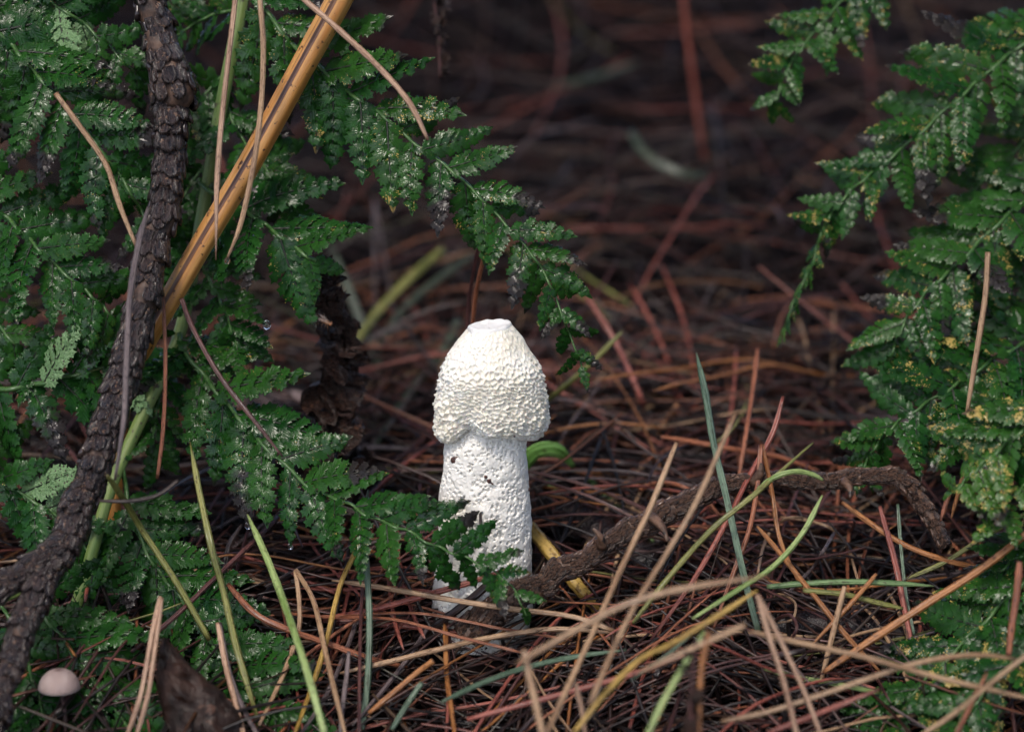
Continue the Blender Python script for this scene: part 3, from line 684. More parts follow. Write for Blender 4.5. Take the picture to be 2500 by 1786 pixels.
# ---------------------------------------------------------------- dry stalk
def dry_stalk():
    p = [P(885, -110, -.014), P(828, 0, -.014), P(773, 100, -.014), P(718, 200, -.014), P(610, 398, -.014), P(505, 575, -.013), P(405, 748, -.012), P(350, 845, -.008), P(300, 960, .004)]
    end = Vector((p[-1].x - 0.01, 0.03, 0)); end.z = hill(end.x, end.y)
    root = thing('dry_stalk', 'straight orange-tan dry plant stalk with a dark groove leaning across the ferns', 'stalk', end)
    n = 80; path = smooth_path(p + [end], n); rad = [(32 - 9 * i / (n - 1)) * K for i in range(n)]
    mb = MB()
    def shape(an, t): return 1 + 0.03 * math.cos(6 * an) - 0.20 * math.exp(-(ang(an - 1.25) / 0.16) ** 2) - (0.12 * math.exp(-(ang(an - 0.7) / 0.10) ** 2) if t < 0.33 else 0)
    mb.tube(path, rad, 48, shape=shape, up=(0, -1, 0))
    for fi, f in enumerate(mb.f):        # groove faces
        if len(f) == 4:
            k = fi % 48; a_ = 2 * math.pi * (k + .5) / 48
            if abs(ang(a_ - 1.25)) < 0.14 or (abs(ang(a_ - 0.7)) < 0.07 and fi < 48 * 25): mb.m[fi] = 1
    part('stalk', mb, [M['stalk'], M['groove']], root)
dry_stalk()

# ---------------------------------------------------------------- traced needles, grass blades and thin twigs
def needle(name, col, width, pts, label, cat='pine needle', lift=None, flat=0.7, blade=False, taper=(0.75, 0.35), sides=7, group=None):
    if lift is not None:
        m = len(pts) - 1; P3 = [G(u, v, lift[0] + (lift[1] - lift[0]) * i / m if len(lift) == 2 else float(np.interp(i / m, np.linspace(0, 1, len(lift)), lift))) for i, (u, v) in enumerate(pts)]
    else: P3 = [P(*q) for q in pts]
    n = 26; path = smooth_path(P3, n); sc = ((P3[0] - CAM).dot(FW) / D)
    rg = random.Random(int(pts[0][0] * 7 + pts[0][1]))
    rad = []
    for i in range(n):
        t = i / (n - 1)
        e = min(1, (taper[0] + (1 - taper[0]) * t / 0.12) if t < 0.12 else 1) * min(1, (taper[1] + (1 - taper[1]) * (1 - t) / 0.25) if t > 0.75 else 1)
        rad.append(width / 2 * K * e * (1 + 0.06 * math.sin(i * 1.3 + rg.random() * 6)) * 1.05)
    mb = MB()
    upv = -(P3[0] - CAM).normalized()
    mb.tube(path, rad, 9 if blade else sides, flat=0.18 if blade else flat, up=upv, twist=(0.8 if blade else rg.uniform(-1, 1)), shape=(lambda an, t: 1 - 0.25 * math.exp(-(ang(an - 1.57) / 0.4) ** 2)) if not blade else None)
    return solo(name, mb, [M[col]], P3[0].copy(), label, cat, group)
def nd(col, width, pts, label, **k): return needle('pine_needle', col, width, pts, label, **k)
def gb(col, width, pts, label, **k): return needle('grass_blade', col, width, pts, label, cat='grass blade', **k)
def tw(col, width, pts, label, **k): return needle('thin_twig', col, width, pts, label, cat='twig', **k)
# over the ferns, upper left
nd('pink', 13, [(577, -20, -.034), (562, 110, -.035), (541, 300, -.036), (530, 450, -.037), (527, 635, -.037)], 'long pinkish-tan needle hanging straight down left of the dry stalk', taper=(1, .2))
nd('tan', 13, [(634, -10, -.036), (643, 130, -.037), (630, 330, -.038), (592, 530, -.038), (551, 640, -.038)], 'long bowed tan needle crossing the dry stalk with a droplet on its tip', taper=(1, .3))
nd('pink', 14, [(720, -20, -.03), (830, 75, -.034), (930, 170, -.036), (1000, 252, -.037), (1045, 342, -.037)], 'pale pinkish needle lying across the top of the dry stalk onto the fern', taper=(1, .6))
nd('tan', 13, [(136, 228, -.026), (190, 302, -.028), (258, 400, -.030), (292, 500, -.032), (333, 602, -.034)], 'kinked orange-tan needle lying over the fern left of the scaly branch', taper=(1.2, .6))
nd('grey', 14, [(362, 505, -.05), (338, 600, -.05), (318, 720, -.052), (309, 880, -.055), (303, 1020, -.058), (281, 1172, -.062)], 'long greyish needle resting lengthwise on the scaly branch', taper=(.4, .5))
nd('rust', 10, [(399, 715, -.02), (404, 900, -.022), (398, 1050, -.024), (384, 1168, -.026)], 'thin rust needle hanging down below the end of the dry stalk', taper=(.6, .8))
tw('maroon', 12, [(443, 728, -.02), (470, 800, -.022), (535, 915, -.028), (600, 1000, -.034), (690, 1114, -.04)], 'thin dark twig resting along the stem of the lower fern branch', taper=(1.5, .4))
tw('black', 9, [(242, 1222, -.05), (320, 1222, -.05), (385, 1208, -.05), (436, 1172, -.048)], 'short black bent twig poking out right of the scaly branch', taper=(.6, 1.3))
nd('tan', 14, [(2412, 615, .0), (2406, 720, .0), (2386, 850, .0), (2360, 1012, .0)], 'tan needle with dark joints hanging over the right fern', taper=(1.2, .6))
nd('rust', 12, [(2328, 1165, -.03), (2312, 1220, -.03), (2296, 1272, -.03)], 'short rust needle hanging beside the drooping twig end')
nd('orange', 10, [(2352, 1160, -.028), (2340, 1200, -.028), (2322, 1266, -.028)], 'short orange needle beside the drooping end of the brown twig')
nd('rust', 11, [(1215, 480, -.012), (1190, 590, .0), (1165, 700, .012), (1153, 800, .02)], 'rust needle hanging from the fern tip down behind the mushroom cap', taper=(.9, .9))
nd('maroon', 10, [(1196, 520, .0), (1165, 620, .01), (1147, 720, .02), (1140, 820, .026)], 'dark needle hanging behind the mushroom cap beside a rust one', taper=(.9, .9))
tw('black', 7, [(1170, 1218, -.026), (1173, 1265, -.028), (1172, 1335, -.033)], 'tiny dark splinter standing upright against the mushroom stem', taper=(1.4, .8))
# lower left
gb('olive', 15, [(464, 1078), (485, 1190), (515, 1330), (545, 1440), (575, 1570), (610, 1690), (632, 1765)], 'long pale olive grass blade bent over the low fern branch', lift=(.07, .055, .03, .012), taper=(.2, .5))
gb('lime', 17, [(604, 1255), (655, 1370), (700, 1490), (750, 1640), (795, 1800)], 'thick yellow-green grass blade with a brown edge slanting to the bottom edge', lift=(.045, .05, .05, .04), taper=(.3, .9))
gb('olive', 15, [(262, 1160), (300, 1215), (345, 1290), (430, 1420), (512, 1562)], 'olive-brown dry grass stalk leaning across the low fern branch', lift=(.085, .05, .02), taper=(.5, .9), flat=0.9)
nd('maroon', 12, [(320, 1590), (420, 1510), (520, 1415), (620, 1320), (678, 1262)], 'dark red needle slanting up over the low fern branch', lift=(.02, .03, .03), taper=(.6, 1.2))
tw('black', 14, [(535, 1440), (548, 1390), (560, 1330), (590, 1280)], 'short curved black twig behind the dark red needle', lift=(.01, .03), taper=(1, .4))
nd('pink', 11, [(392, 1456), (374, 1530), (345, 1690), (308, 1800)], 'pale needle of a joined pair beside the broken wood, its outer leg', lift=(.05, .045, .03), taper=(1.3, .8))
nd('pink', 11, [(394, 1460), (384, 1540), (362, 1690), (332, 1800)], 'pale needle of a joined pair, the leg closer to the broken wood', lift=(.05, .045, .03), taper=(1.3, .8))
nd('pink', 13, [(532, 1520), (548, 1610), (570, 1700), (600, 1810)], 'pale striped needle with a black sheath right of the broken wood', lift=(.03, .025, .02), taper=(1.3, .8))
nd('grey', 12, [(536, 1520), (560, 1640), (600, 1740), (640, 1810)], 'greyish needle beside the striped one with a black sheath', lift=(.03, .022, .02), taper=(1.3, .8))
nd('tan', 12, [(722, 1392), (731, 1470), (728, 1540), (690, 1650), (632, 1770)], 'tan needle of a forked pair bending left beside the yellow-green blade', lift=(.03, .025, .02), taper=(1.3, .6))
nd('tan', 12, [(722, 1390), (765, 1465), (792, 1580), (818, 1690), (845, 1800)], 'tan needle of a forked pair reaching right down to the bottom edge', lift=(.03, .035, .03), taper=(1.3, .6))
nd('rust', 15, [(556, 1425), (620, 1495), (700, 1535), (800, 1570), (900, 1606), (995, 1628)], 'long rust-brown needle arching over the low fern toward the centre', lift=(.03, .03, .02, .01), taper=(.7, .6))
nd('gold', 12, [(893, 1265), (868, 1345), (830, 1430), (795, 1570), (760, 1680), (716, 1800)], 'long golden needle leaning steeply beside the green blade', lift=(.045, .035, .025, .02), taper=(.5, .7))
gb('teal', 15, [(899, 1195), (889, 1290), (896, 1390), (902, 1500), (900, 1620), (893, 1710), (884, 1780)], 'upright blue-green grass blade in front of the fern left of the mushroom', lift=(.06, .05, .035, .02, .012), taper=(.25, .9), blade=False, flat=.45)
nd('grey', 11, [(892, 1440), (855, 1560), (800, 1690), (728, 1800)], 'greyish-purple needle behind the upright blue-green blade', lift=(.015, .015), taper=(.6, .6))
nd('grey', 11, [(852, 1590), (845, 1660), (835, 1740), (830, 1800)], 'short grey needle standing left of the upright blue-green blade', lift=(.03, .02))
# around the mushroom base
nd('tan', 13, [(810, 1416), (900, 1428), (1000, 1445), (1130, 1468), (1260, 1487), (1400, 1505), (1500, 1540)], 'long straight tan needle stretched across the foot of the mushroom', lift=(.030, .030, .030, .026), taper=(.25, .8))
nd('red', 15, [(780, 1512), (900, 1490), (1030, 1455), (1150, 1420), (1252, 1384)], 'brick-red needle sloping up across the foot of the mushroom', lift=(.012, .026, .036), taper=(.7, .4))
nd('red', 15, [(770, 1512), (900, 1520), (1040, 1532), (1180, 1552)], 'straight brick-red needle lying flat below the mushroom', lift=(.010, .010), taper=(.6, .7))
tw('black', 19, [(1010, 1558), (1070, 1520), (1140, 1470), (1212, 1408)], 'dark wet twig leaning against the foot of the mushroom', lift=(.006, .02, .034), taper=(.7, .9), flat=1)
tw('maroon', 13, [(950, 1545), (1050, 1505), (1130, 1480), (1200, 1470)], 'thin maroon twig lying at the mushroom base', lift=(.006, .016), flat=1)
nd('tan', 13, [(830, 1642), (960, 1612), (1080, 1582), (1200, 1555), (1360, 1534), (1500, 1545)], 'tan needle bowed across the litter below the mushroom', lift=(.022, .022, .022), taper=(.4, .5))
gb('teal', 13, [(1078, 1712), (1180, 1665), (1280, 1630), (1400, 1603), (1530, 1586)], 'blue-green grass blade lying low in the litter below the brown twig', lift=(.035, .03, .022), taper=(.5, .5), flat=.5)
gb('teal', 13, [(956, 1780), (990, 1725), (1030, 1665)], 'short blue-green blade stub sticking up below the mushroom', lift=(.02, .03), taper=(.8, .9), flat=.5)
nd('orange', 13, [(900, 1740), (960, 1690), (1020, 1640), (1058, 1612)], 'orange needle with a broken end pointing at the mushroom base', lift=(.02, .034), taper=(.7, 1.2))
nd('orange', 12, [(1085, 1520), (1088, 1560), (1090, 1640), (1100, 1720), (1112, 1800)], 'thin orange needle pointing straight down below the mushroom', lift=(.018, .024), taper=(.5, .7))
nd('grey', 11, [(1048, 1525), (1000, 1600), (930, 1690), (860, 1770)], 'grey-violet needle slanting through the litter left below the mushroom', lift=(.016, .016))
# right of the mushroom
tw('gold', 32, [(1290, 1280), (1345, 1350), (1410, 1430), (1470, 1500)], 'thick golden dry stem lying behind the brown twig beside the mushroom', lift=(.028, .020, .006), taper=(.9, .8), flat=1, sides=12)
gb('fresh', 40, [(1240, 1300, .05), (1262, 1180, .045), (1288, 1118, .04), (1330, 1096, .038), (1368, 1104, .04), (1402, 1140, .05)], 'curled bright green leaf blade just behind the mushroom stem', blade=True, taper=(.5, .25))
tw('black', 8, [(1290, 1196), (1330, 1182), (1378, 1158)], 'thin blackened twig pointing away from the mushroom stem', lift=(.018, .022))
tw('maroon', 7, [(1290, 1252), (1340, 1250), (1382, 1248)], 'short dark straw lying level behind the mushroom stem', lift=(.012, .014))
nd('tan', 13, [(1652, 1080, -.05), (1592, 1228, -.06), (1520, 1380, -.072), (1440, 1560, -.09), (1380, 1690, -.105), (1325, 1810, -.12)], 'pale dry grass stalk leaning in front of the brown twig toward the lower edge', cat='grass stalk', taper=(.7, 1), flat=.9)
gb('tan', 11, [(1795, 1010, -.09), (1705, 1215, -.095), (1640, 1330, -.10), (1560, 1460, -.11), (1490, 1600, -.12), (1440, 1720, -.13)], 'blurred tan grass stalk slanting over the brown twig in the foreground', taper=(.8, 1), flat=.8)
gb('teal', 16, [(1700, 860, -.02), (1722, 960, -.02), (1742, 1080, -.022), (1775, 1220, -.026), (1815, 1400, -.032), (1852, 1545, -.036)], 'tall narrow blue-green grass blade with a split brown tip crossing the twig', blade=True, taper=(.15, .9))
nd('red', 13, [(1912, 968, .0), (1885, 1060, -.004), (1830, 1160, -.012), (1765, 1290, -.024), (1690, 1420, -.03), (1590, 1560, -.036)], 'long brick-red needle leaning across the blue-green grass blade', taper=(.6, .5))
nd('rust', 12, [(1858, 1085, -.01), (1850, 1180, -.015), (1830, 1290, -.02), (1790, 1400, -.026), (1740, 1540, -.03)], 'rust needle with a black sheath standing by the twig', taper=(1.4, .5))
nd('orange', 11, [(1860, 1085, -.01), (1885, 1200, -.012), (1905, 1320, -.02), (1960, 1440, -.024)], 'thin orange needle sharing the black sheath with a rust one', taper=(1.4, .5))
gb('lime', 13, [(2008, 1208, -.03), (1960, 1300, -.036), (1890, 1380, -.042), (1800, 1440, -.05), (1690, 1510, -.056)], 'curved pale mint grass blade arching below the brown twig', taper=(.3, .6), flat=.6)
gb('lime', 13, [(1850, 1195, -.03), (1890, 1165, -.032), (1940, 1150, -.032), (1985, 1158, -.03), (2010, 1172, -.028)], 'yellow-green blade curving over the brown twig', taper=(.8, .5), flat=.6)
gb('olive', 13, [(1545, 1520, -.05), (1640, 1400, -.045), (1740, 1290, -.038), (1850, 1200, -.034), (1985, 1080, -.02)], 'straight olive grass stalk passing under the bend of the twig', taper=(.6, .4), flat=.8)
nd('rust', 13, [(1612, 1065), (1700, 1080), (1800, 1098), (1900, 1115), (2000, 1150)], 'straight rust needle lying level behind the blue-green blade', lift=(.035, .03, .02), taper=(.5, .6))
nd('rust', 12, [(1560, 1196), (1605, 1178), (1660, 1185), (1720, 1220), (1760, 1260)], 'arched double rust needle just above the brown twig', lift=(.02, .034, .024), taper=(1.3, .6))
nd('orange', 18, [(2540, 1275, -.05), (2400, 1385, -.05), (2260, 1475, -.05), (2130, 1560, -.052), (2010, 1640, -.056)], 'broad orange needle slanting up to the lower right fern', taper=(.8, .6), flat=.4)
nd('orange', 12, [(1848, 1283, -.03), (1900, 1345, -.032), (1985, 1450, -.036), (2070, 1555, -.042), (2150, 1640, -.046)], 'thin red-orange needle slanting down across the wet black stick', taper=(.4, .5))
nd('orange', 14, [(2055, 1225, -.012), (2130, 1280, -.014), (2220, 1335, -.018), (2320, 1370, -.02), (2400, 1385, -.02)], 'bowed yellow-orange needle below the drooping twig', taper=(.6, .6))
nd('red', 14, [(2148, 1235, -.018), (2185, 1370, -.024), (2205, 1470, -.03), (2228, 1580, -.036)], 'pinkish-red needle standing in front of the wet black stick', taper=(.6, .8))
gb('teal', 9, [(2192, 1230, -.012), (2200, 1340, -.018), (2212, 1450, -.024), (2232, 1550, -.03)], 'thin blue-green stem beside the pinkish-red needle', taper=(.8, .8), flat=.9)
gb('olive', 12, [(2500, 1255, -.02), (2400, 1312, -.02), (2300, 1375, -.02), (2180, 1425, -.02)], 'olive grass blade crossing under the drooping twig end', taper=(.8, .3), flat=.5)
gb('green', 14, [(1872, 1432, -.034), (1960, 1424, -.034), (2080, 1420, -.034), (2200, 1424, -.034), (2282, 1430, -.034)], 'level green grass blade above the wet black stick', taper=(.8, .2), flat=.5)
gb('olive', 13, [(1960, 1440, -.036), (2060, 1450, -.036), (2140, 1470, -.036), (2205, 1485, -.036)], 'pale wet grass blade glistening on the black stick', taper=(.8, .5), flat=.5)
gb('tan', 12, [(1760, 1760, -.10), (1880, 1735, -.10), (2050, 1680, -.10), (2230, 1620, -.10), (2380, 1598, -.098), (2480, 1608, -.096)], 'blurred yellowish grass stalk arching over the lower right fern', taper=(.8, .6), flat=.8)
gb('tan', 12, [(1830, 1540, -.10), (1960, 1570, -.10), (2120, 1605, -.102), (2300, 1655, -.104), (2540, 1710, -.106)], 'blurred tan grass stalk sloping down toward the lower right corner', taper=(.6, .8), flat=.8)
nd('pink', 12, [(1848, 1450, -.10), (1880, 1560, -.102), (1915, 1670, -.104), (1950, 1810, -.106)], 'thicker blurred pinkish needle of a leaning pair before the wet black stick', taper=(.6, .9))
nd('pink', 10, [(1850, 1450, -.10), (1905, 1560, -.102), (1965, 1690, -.104), (2010, 1810, -.106)], 'thinner blurred pinkish needle of the leaning pair before the wet black stick', taper=(.6, .9))
nd('tan', 13, [(2062, 1430, -.04), (2045, 1500, -.042), (2025, 1580, -.044), (2000, 1680, -.046)], 'tan needle crossing the wet black stick from top to bottom', taper=(.8, .5))
nd('orange', 11, [(2140, 1400, -.036), (2080, 1470, -.04), (1980, 1575, -.044)], 'thin orange needle crossing the tan one on the wet black stick')
gb('lime', 12, [(1865, 1632, -.05), (1960, 1655, -.05), (2060, 1672, -.05), (2145, 1690, -.05)], 'thin lime grass blade below the wet black stick', taper=(.4, .7), flat=.5)
nd('red', 13, [(1870, 1790, -.09), (2000, 1740, -.09), (2150, 1680, -.09)], 'blurred dark pink needle lying low at the lower right', taper=(.6, .5))
nd('rust', 16, [(2490, 1370, -.07), (2482, 1450, -.07), (2470, 1530, -.07), (2462, 1600, -.07)], 'broad reddish needle standing over the lower right fern', taper=(.8, .8), flat=.5)
gb('tan', 11, [(2240, 1800, -.11), (2330, 1740, -.11), (2440, 1650, -.112), (2560, 1560, -.112)], 'blurred buff stalk in the lower right corner', taper=(.8, .9))
nd('rust', 11, [(2330, 1800, -.10), (2370, 1720, -.10), (2410, 1640, -.10)], 'blurred rust needle leaning in the lower right corner')
# foreground, out of focus
gb('lime', 14, [(1720, 1540, -.12), (1660, 1640, -.125), (1610, 1730, -.13), (1570, 1820, -.135)], 'blurred lime-yellow grass blade at the bottom edge', taper=(.4, .9), flat=.5)
gb('gold', 13, [(1850, 1440, -.10), (1740, 1510, -.104), (1640, 1570, -.108), (1560, 1610, -.112), (1480, 1690, -.118), (1400, 1790, -.124)], 'blurred yellow grass blade fading to green in the foreground', taper=(.4, .8), flat=.5)
gb('teal', 7, [(1720, 1520, -.08), (1650, 1580, -.084), (1590, 1625, -.088), (1540, 1660, -.09)], 'thin teal blade under the blurred yellow one', flat=.5)
gb('tan', 14, [(1260, 1620, -.13), (1400, 1540, -.13), (1540, 1470, -.13), (1700, 1430, -.13), (1880, 1405, -.13)], 'wide blurred brown grass blade sweeping across the foreground', taper=(.5, .3), flat=.4)
nd('red', 13, [(1140, 1755, -.075), (1290, 1715, -.076), (1420, 1680, -.076), (1560, 1640, -.076), (1700, 1590, -.076)], 'blurred pinkish-red needle lying across the bottom foreground', taper=(.7, .5))
gb('tan', 15, [(1280, 1585, -.125), (1300, 1680, -.13), (1330, 1810, -.135)], 'blurred buff stem standing in the bottom foreground', taper=(.8, .9))
nd('pink', 11, [(1405, 1665, -.10), (1420, 1730, -.10), (1432, 1810, -.10)], 'blurred pale needle pointing at the bottom edge')
gb('orange', 13, [(1730, 1540, -.13), (1715, 1620, -.13), (1708, 1710, -.13), (1705, 1820, -.13)], 'blurred orange-brown dry stem at the bottom edge', taper=(.8, .9))
gb('tan', 13, [(1820, 1525, -.13), (1740, 1560, -.13), (1650, 1600, -.13), (1560, 1640, -.13)], 'blurred buff straw crossing the orange-brown stem')
# behind, out of focus
nd('red', 17, [(1662, -60, .32), (1680, 100, .33), (1700, 250, .34), (1720, 390, .35), (1742, 540, .36)], 'tall blurred brick-red stem rising in the dark background', cat='stem', taper=(1, .9))
gb('dimgreen', 26, [(806, 600), (848, 700), (895, 820), (948, 945)], 'broad blurred blue-green blade standing behind the withered fern', lift=(.03, .02, .006), blade=True, taper=(.5, .9))
gb('olive', 24, [(1085, 605), (1000, 680), (930, 750), (870, 830), (830, 870)], 'blurred olive blade leaning right behind the withered fern', lift=(.02, .02), blade=True)
gb('dimgreen', 22, [(1160, 620), (1060, 690), (980, 760), (930, 840), (880, 900)], 'dim blurred green blade crossing behind the olive one', lift=(.015, .015), blade=True)
gb('dimgreen', 26, [(1120, 780), (1080, 860), (1000, 960), (900, 1110)], 'dim green blade lying left behind the mushroom cap', lift=(.02, .01), blade=True)
gb('olive', 14, [(1520, 808), (1440, 890), (1370, 950), (1320, 990)], 'thin lime-tipped blade rising right behind the mushroom cap', lift=(.06, .02), taper=(.3, .7))
gb('olive', 16, [(870, 1145), (960, 1146), (1080, 1150)], 'pale olive straw lying level just left of the mushroom stem', lift=(.012, .012))
gb('green', 14, [(1420, 1150), (1480, 1210), (1560, 1280), (1600, 1330)], 'slender green blade lying behind the brown twig', lift=(.012, .008))
gb('green', 12, [(1330, 1170), (1400, 1240), (1450, 1290)], 'thin green blade on the litter right of the mushroom stem', lift=(.012, .008))
gb('dimgreen', 26, [(1540, 320), (1580, 380), (1660, 420), (1730, 430)], 'blurred grey-green leaf blade far back in the litter', lift=(.03, .02), blade=True)
gb('dimgreen', 22, [(1350, 210), (1450, 190), (1560, 150)], 'faint grey-green blade at the back below the tall red stem', lift=(.02, .02), blade=True)
nd('red', 15, [(1430, 720), (1500, 830), (1560, 960), (1575, 1010)], 'blurred pinkish-brown needle leaning far right behind the cap', lift=(.05, .03, .012))
nd('orange', 15, [(1655, 985), (1630, 1020), (1605, 1060)], 'short bright orange scrap of needle behind the litter', lift=(.02, .01))
nd('rust', 12, [(1850, 850), (1838, 950), (1818, 1080), (1798, 1200)], 'upright rust needle standing behind the blue-green blade', lift=(.06, .05, .03))

# ---------------------------------------------------------------- needle litter: the most visible ones are things, the mat below is stuff
def litter():
    rg = random.Random(21); mat = MB(); singles = 0; cand = []
    kinds = ['red', 'rust', 'orange', 'tan', 'maroon', 'grey', 'black', 'olive']
    wts_f = [22, 19, 5, 7, 22, 8, 16, 1]; wts_b = [26, 22, 4, 4, 26, 5, 12, 2]
    def make(x, y, far):
        kind = rg.choices(kinds, wts_b if far else wts_f)[0]
        ln = rg.uniform(0.06, 0.145) * (1.15 if far else 1)
        az = rg.gauss(0.25, 0.55) if rg.random() < (0.25 if far else 0.5) else rg.uniform(-math.pi, math.pi)
        tilt = rg.gauss(0, 0.16); lift = abs(rg.gauss(0, 0.008)) + 0.001
        d = Vector((math.cos(az), math.sin(az), 0)); m = 9; pts = []
        bend = rg.gauss(0, 0.10); sag = rg.gauss(0, 0.05)
        for i in range(m):
            t = i / (m - 1) - 0.5
            q = Vector((x, y, 0)) + d * (t * ln) + Vector((-d.y, d.x, 0)) * (bend * ln * (t * t * 4 - 1) * 0.5)
            q.z = hill(q.x, q.y) + max(0.0006, lift + tilt * t * ln + sag * ln * (1 - t * t * 4))
            pts.append(q)
        w = rg.uniform(0.00052, 0.00088) * (1.1 if far else 1)
        return kind, pts, w
    def emit(mb, kind, pts, w, sides):
        a, b, c = NC[kind]; f = rg.random(); sh = (rg.uniform(0.4, 0.95) if rg.random() < 0.30 else rg.uniform(0.04, 0.20)) * (1.0 if pts[0].y < 0.25 else 0.8)  # most mat needles, and far ones further, darkened: shade put into the colour
        col = tuple((a[i] + (b[i] - a[i]) * f) * sh for i in range(3)); n = len(pts)
        mb.tube(pts, [w * (0.7 if i == 0 else 0.35 if i == n - 1 else 0.8 if i == n - 2 else 1) for i in range(n)], sides, flat=0.75, col=col, caps=False)
    for _ in range(6200):
        x = rg.uniform(-0.34, 0.36); y = rg.uniform(-0.24, 0.20)
        if x * x + y * y < 0.02 ** 2: continue
        if rg.random() < 0.35 and x < -0.05: continue
        cand.append((x, y, 0))
    for _ in range(2000):
        x = rg.uniform(-0.55, 0.55); y = 0.12 + 0.95 * rg.random() ** 1.5; cand.append((x, y, 1))
    zones = {}
    for (x, y, far) in cand:
        kind, pts, w = make(x, y, far); mid = pts[4]
        if mid.x * mid.x + mid.y * mid.y < 0.03 ** 2 and any((q.x ** 2 + q.y ** 2) < 0.02 ** 2 for q in pts): continue
        v = mid - CAM; dep = v.dot(FW); u_ = 1250 + v.dot(RT) / dep * D / K; v_ = 893 - v.dot(UP) / dep * D / K
        hl = mid.z - hill(mid.x, mid.y)
        if singles < 205 and hl > (0.010 if not far else 0.011) and 60 < u_ < 2440 and 60 < v_ < 1760 and kind != 'black' and rg.random() < 0.40:
            cn = {'red': 'brick-red', 'rust': 'rust-brown', 'orange': 'orange', 'tan': 'tan', 'maroon': 'dark maroon', 'grey': 'greyish', 'olive': 'olive'}[kind]
            if mid.y > 0.40: z = 'in the dim litter far behind the mushroom'
            elif mid.y > 0.05: z = 'on the litter behind the mushroom' if u_ < 1500 else 'on the litter behind the brown twig'
            elif u_ < 900: z = 'under the fern left of the mushroom'
            elif u_ < 1450: z = 'on the litter in front of the mushroom'
            else: z = 'on the litter in front of the brown twig'
            mb = MB(); n = 16; path = smooth_path(pts, n)
            mb.tube(path, [w * (0.75 if i < 1 else 0.35 if i == n - 1 else 0.8 if i == n - 2 else 1) for i in range(n)], 6, flat=0.75, shape=lambda an, t: 1 - 0.2 * math.exp(-(ang(an - 1.57) / 0.5) ** 2))
            pair = rg.random() < 0.42
            if pair:
                rot = Matrix.Rotation(rg.uniform(.06, .22) * rg.choice((-1, 1)), 3, 'Z'); f = rg.uniform(.85, 1.0); p2 = []
                for q in path:
                    e = path[0] + rot @ ((q - path[0]) * f); e.z = max(hill(e.x, e.y) + .0006, e.z + .0008); p2.append(e)
                mb.tube(p2, [w * (0.75 if i < 1 else 0.35 if i == n - 1 else 1) for i in range(n)], 6, flat=0.75)
                d0 = (path[1] - path[0]).normalized(); mb.tube([path[0] - d0 * .004, path[0] + d0 * .002, path[0] + d0 * .008], [w * 1.3, w * 1.9, w * 1.5], 6, mat=1)
            label = cn + (' sheathed pine needle pair ' if pair else ' single pine needle lying ') + z
            solo('pine_needle', mb, [M[kind], M['black']], path[0].copy(), label, 'pine needle', label.replace('single ', '').replace(' pine', '').replace(' lying', 's').replace('needle pair', 'needle pairs'))
            singles += 1
        else: emit(mat, kind, pts, w, 4)
    # short broken bits and fine straw
    for _ in range(5000):
        x = rg.uniform(-0.34, 0.36); y = rg.uniform(-0.26, 0.4); ln = rg.uniform(0.006, 0.05); az = rg.uniform(-3.14, 3.14)
        d = Vector((math.cos(az), math.sin(az), 0)); lift = abs(rg.gauss(0, 0.006)); tl = rg.gauss(0, .3)
        pts = [Vector((x, y, 0)) + d * (t * ln) for t in (-.5, 0, .5)]
        for i, q in enumerate(pts): q.z = hill(q.x, q.y) + max(0.0005, lift + tl * ln * (i - 1) * .5 + rg.uniform(0, .002))
        emit(mat, rg.choice(['maroon', 'black', 'rust', 'tan', 'grey', 'black']), pts, rg.uniform(0.00015, 0.0006), 3)
    o = link('needle_litter', mat.mesh('needle_litter', [M['litter']], use_col=True))
    o['kind'] = 'stuff'; tag(o, 'thick mat of wet reddish-brown pine needles covering the ground', 'litter')
litter()

# ---------------------------------------------------------------- small things
def crumple(seed, mats):
    rg = random.Random(seed); mb = MB(); pts = []; n = 7
    off = Vector((rg.uniform(0, 50), rg.uniform(0, 50), 0))
    for i in range(n):
        for j in range(n):
            s, t = i / (n - 1), j / (n - 1) - 0.5
            wd = math.sin(math.pi * (0.12 + 0.8 * s)) * (0.8 + 0.3 * noise.noise(Vector((s * 6, seed, 0))))
            q = Vector((s, t * wd * 0.8, 0.35 * t * t))
            q += Vector((noise.noise(q * 3 + off), noise.noise(q * 3 + off * 2), noise.noise(q * 2.5 + off * 3) * 1.6)) * 0.30
            pts.append(q)
    mb.grid(pts, n, n); return mb.mesh('withered_leaflet', mats)
M['dead'] = simple('withered_leaf', (0.016, 0.009, 0.008), (0.065, 0.033, 0.024), 14, 0.30, 0.6, 0.02, speck=((0.11, 0.05, 0.028), 9))
DL = [crumple(70 + i, [M['dead']]) for i in range(8)]
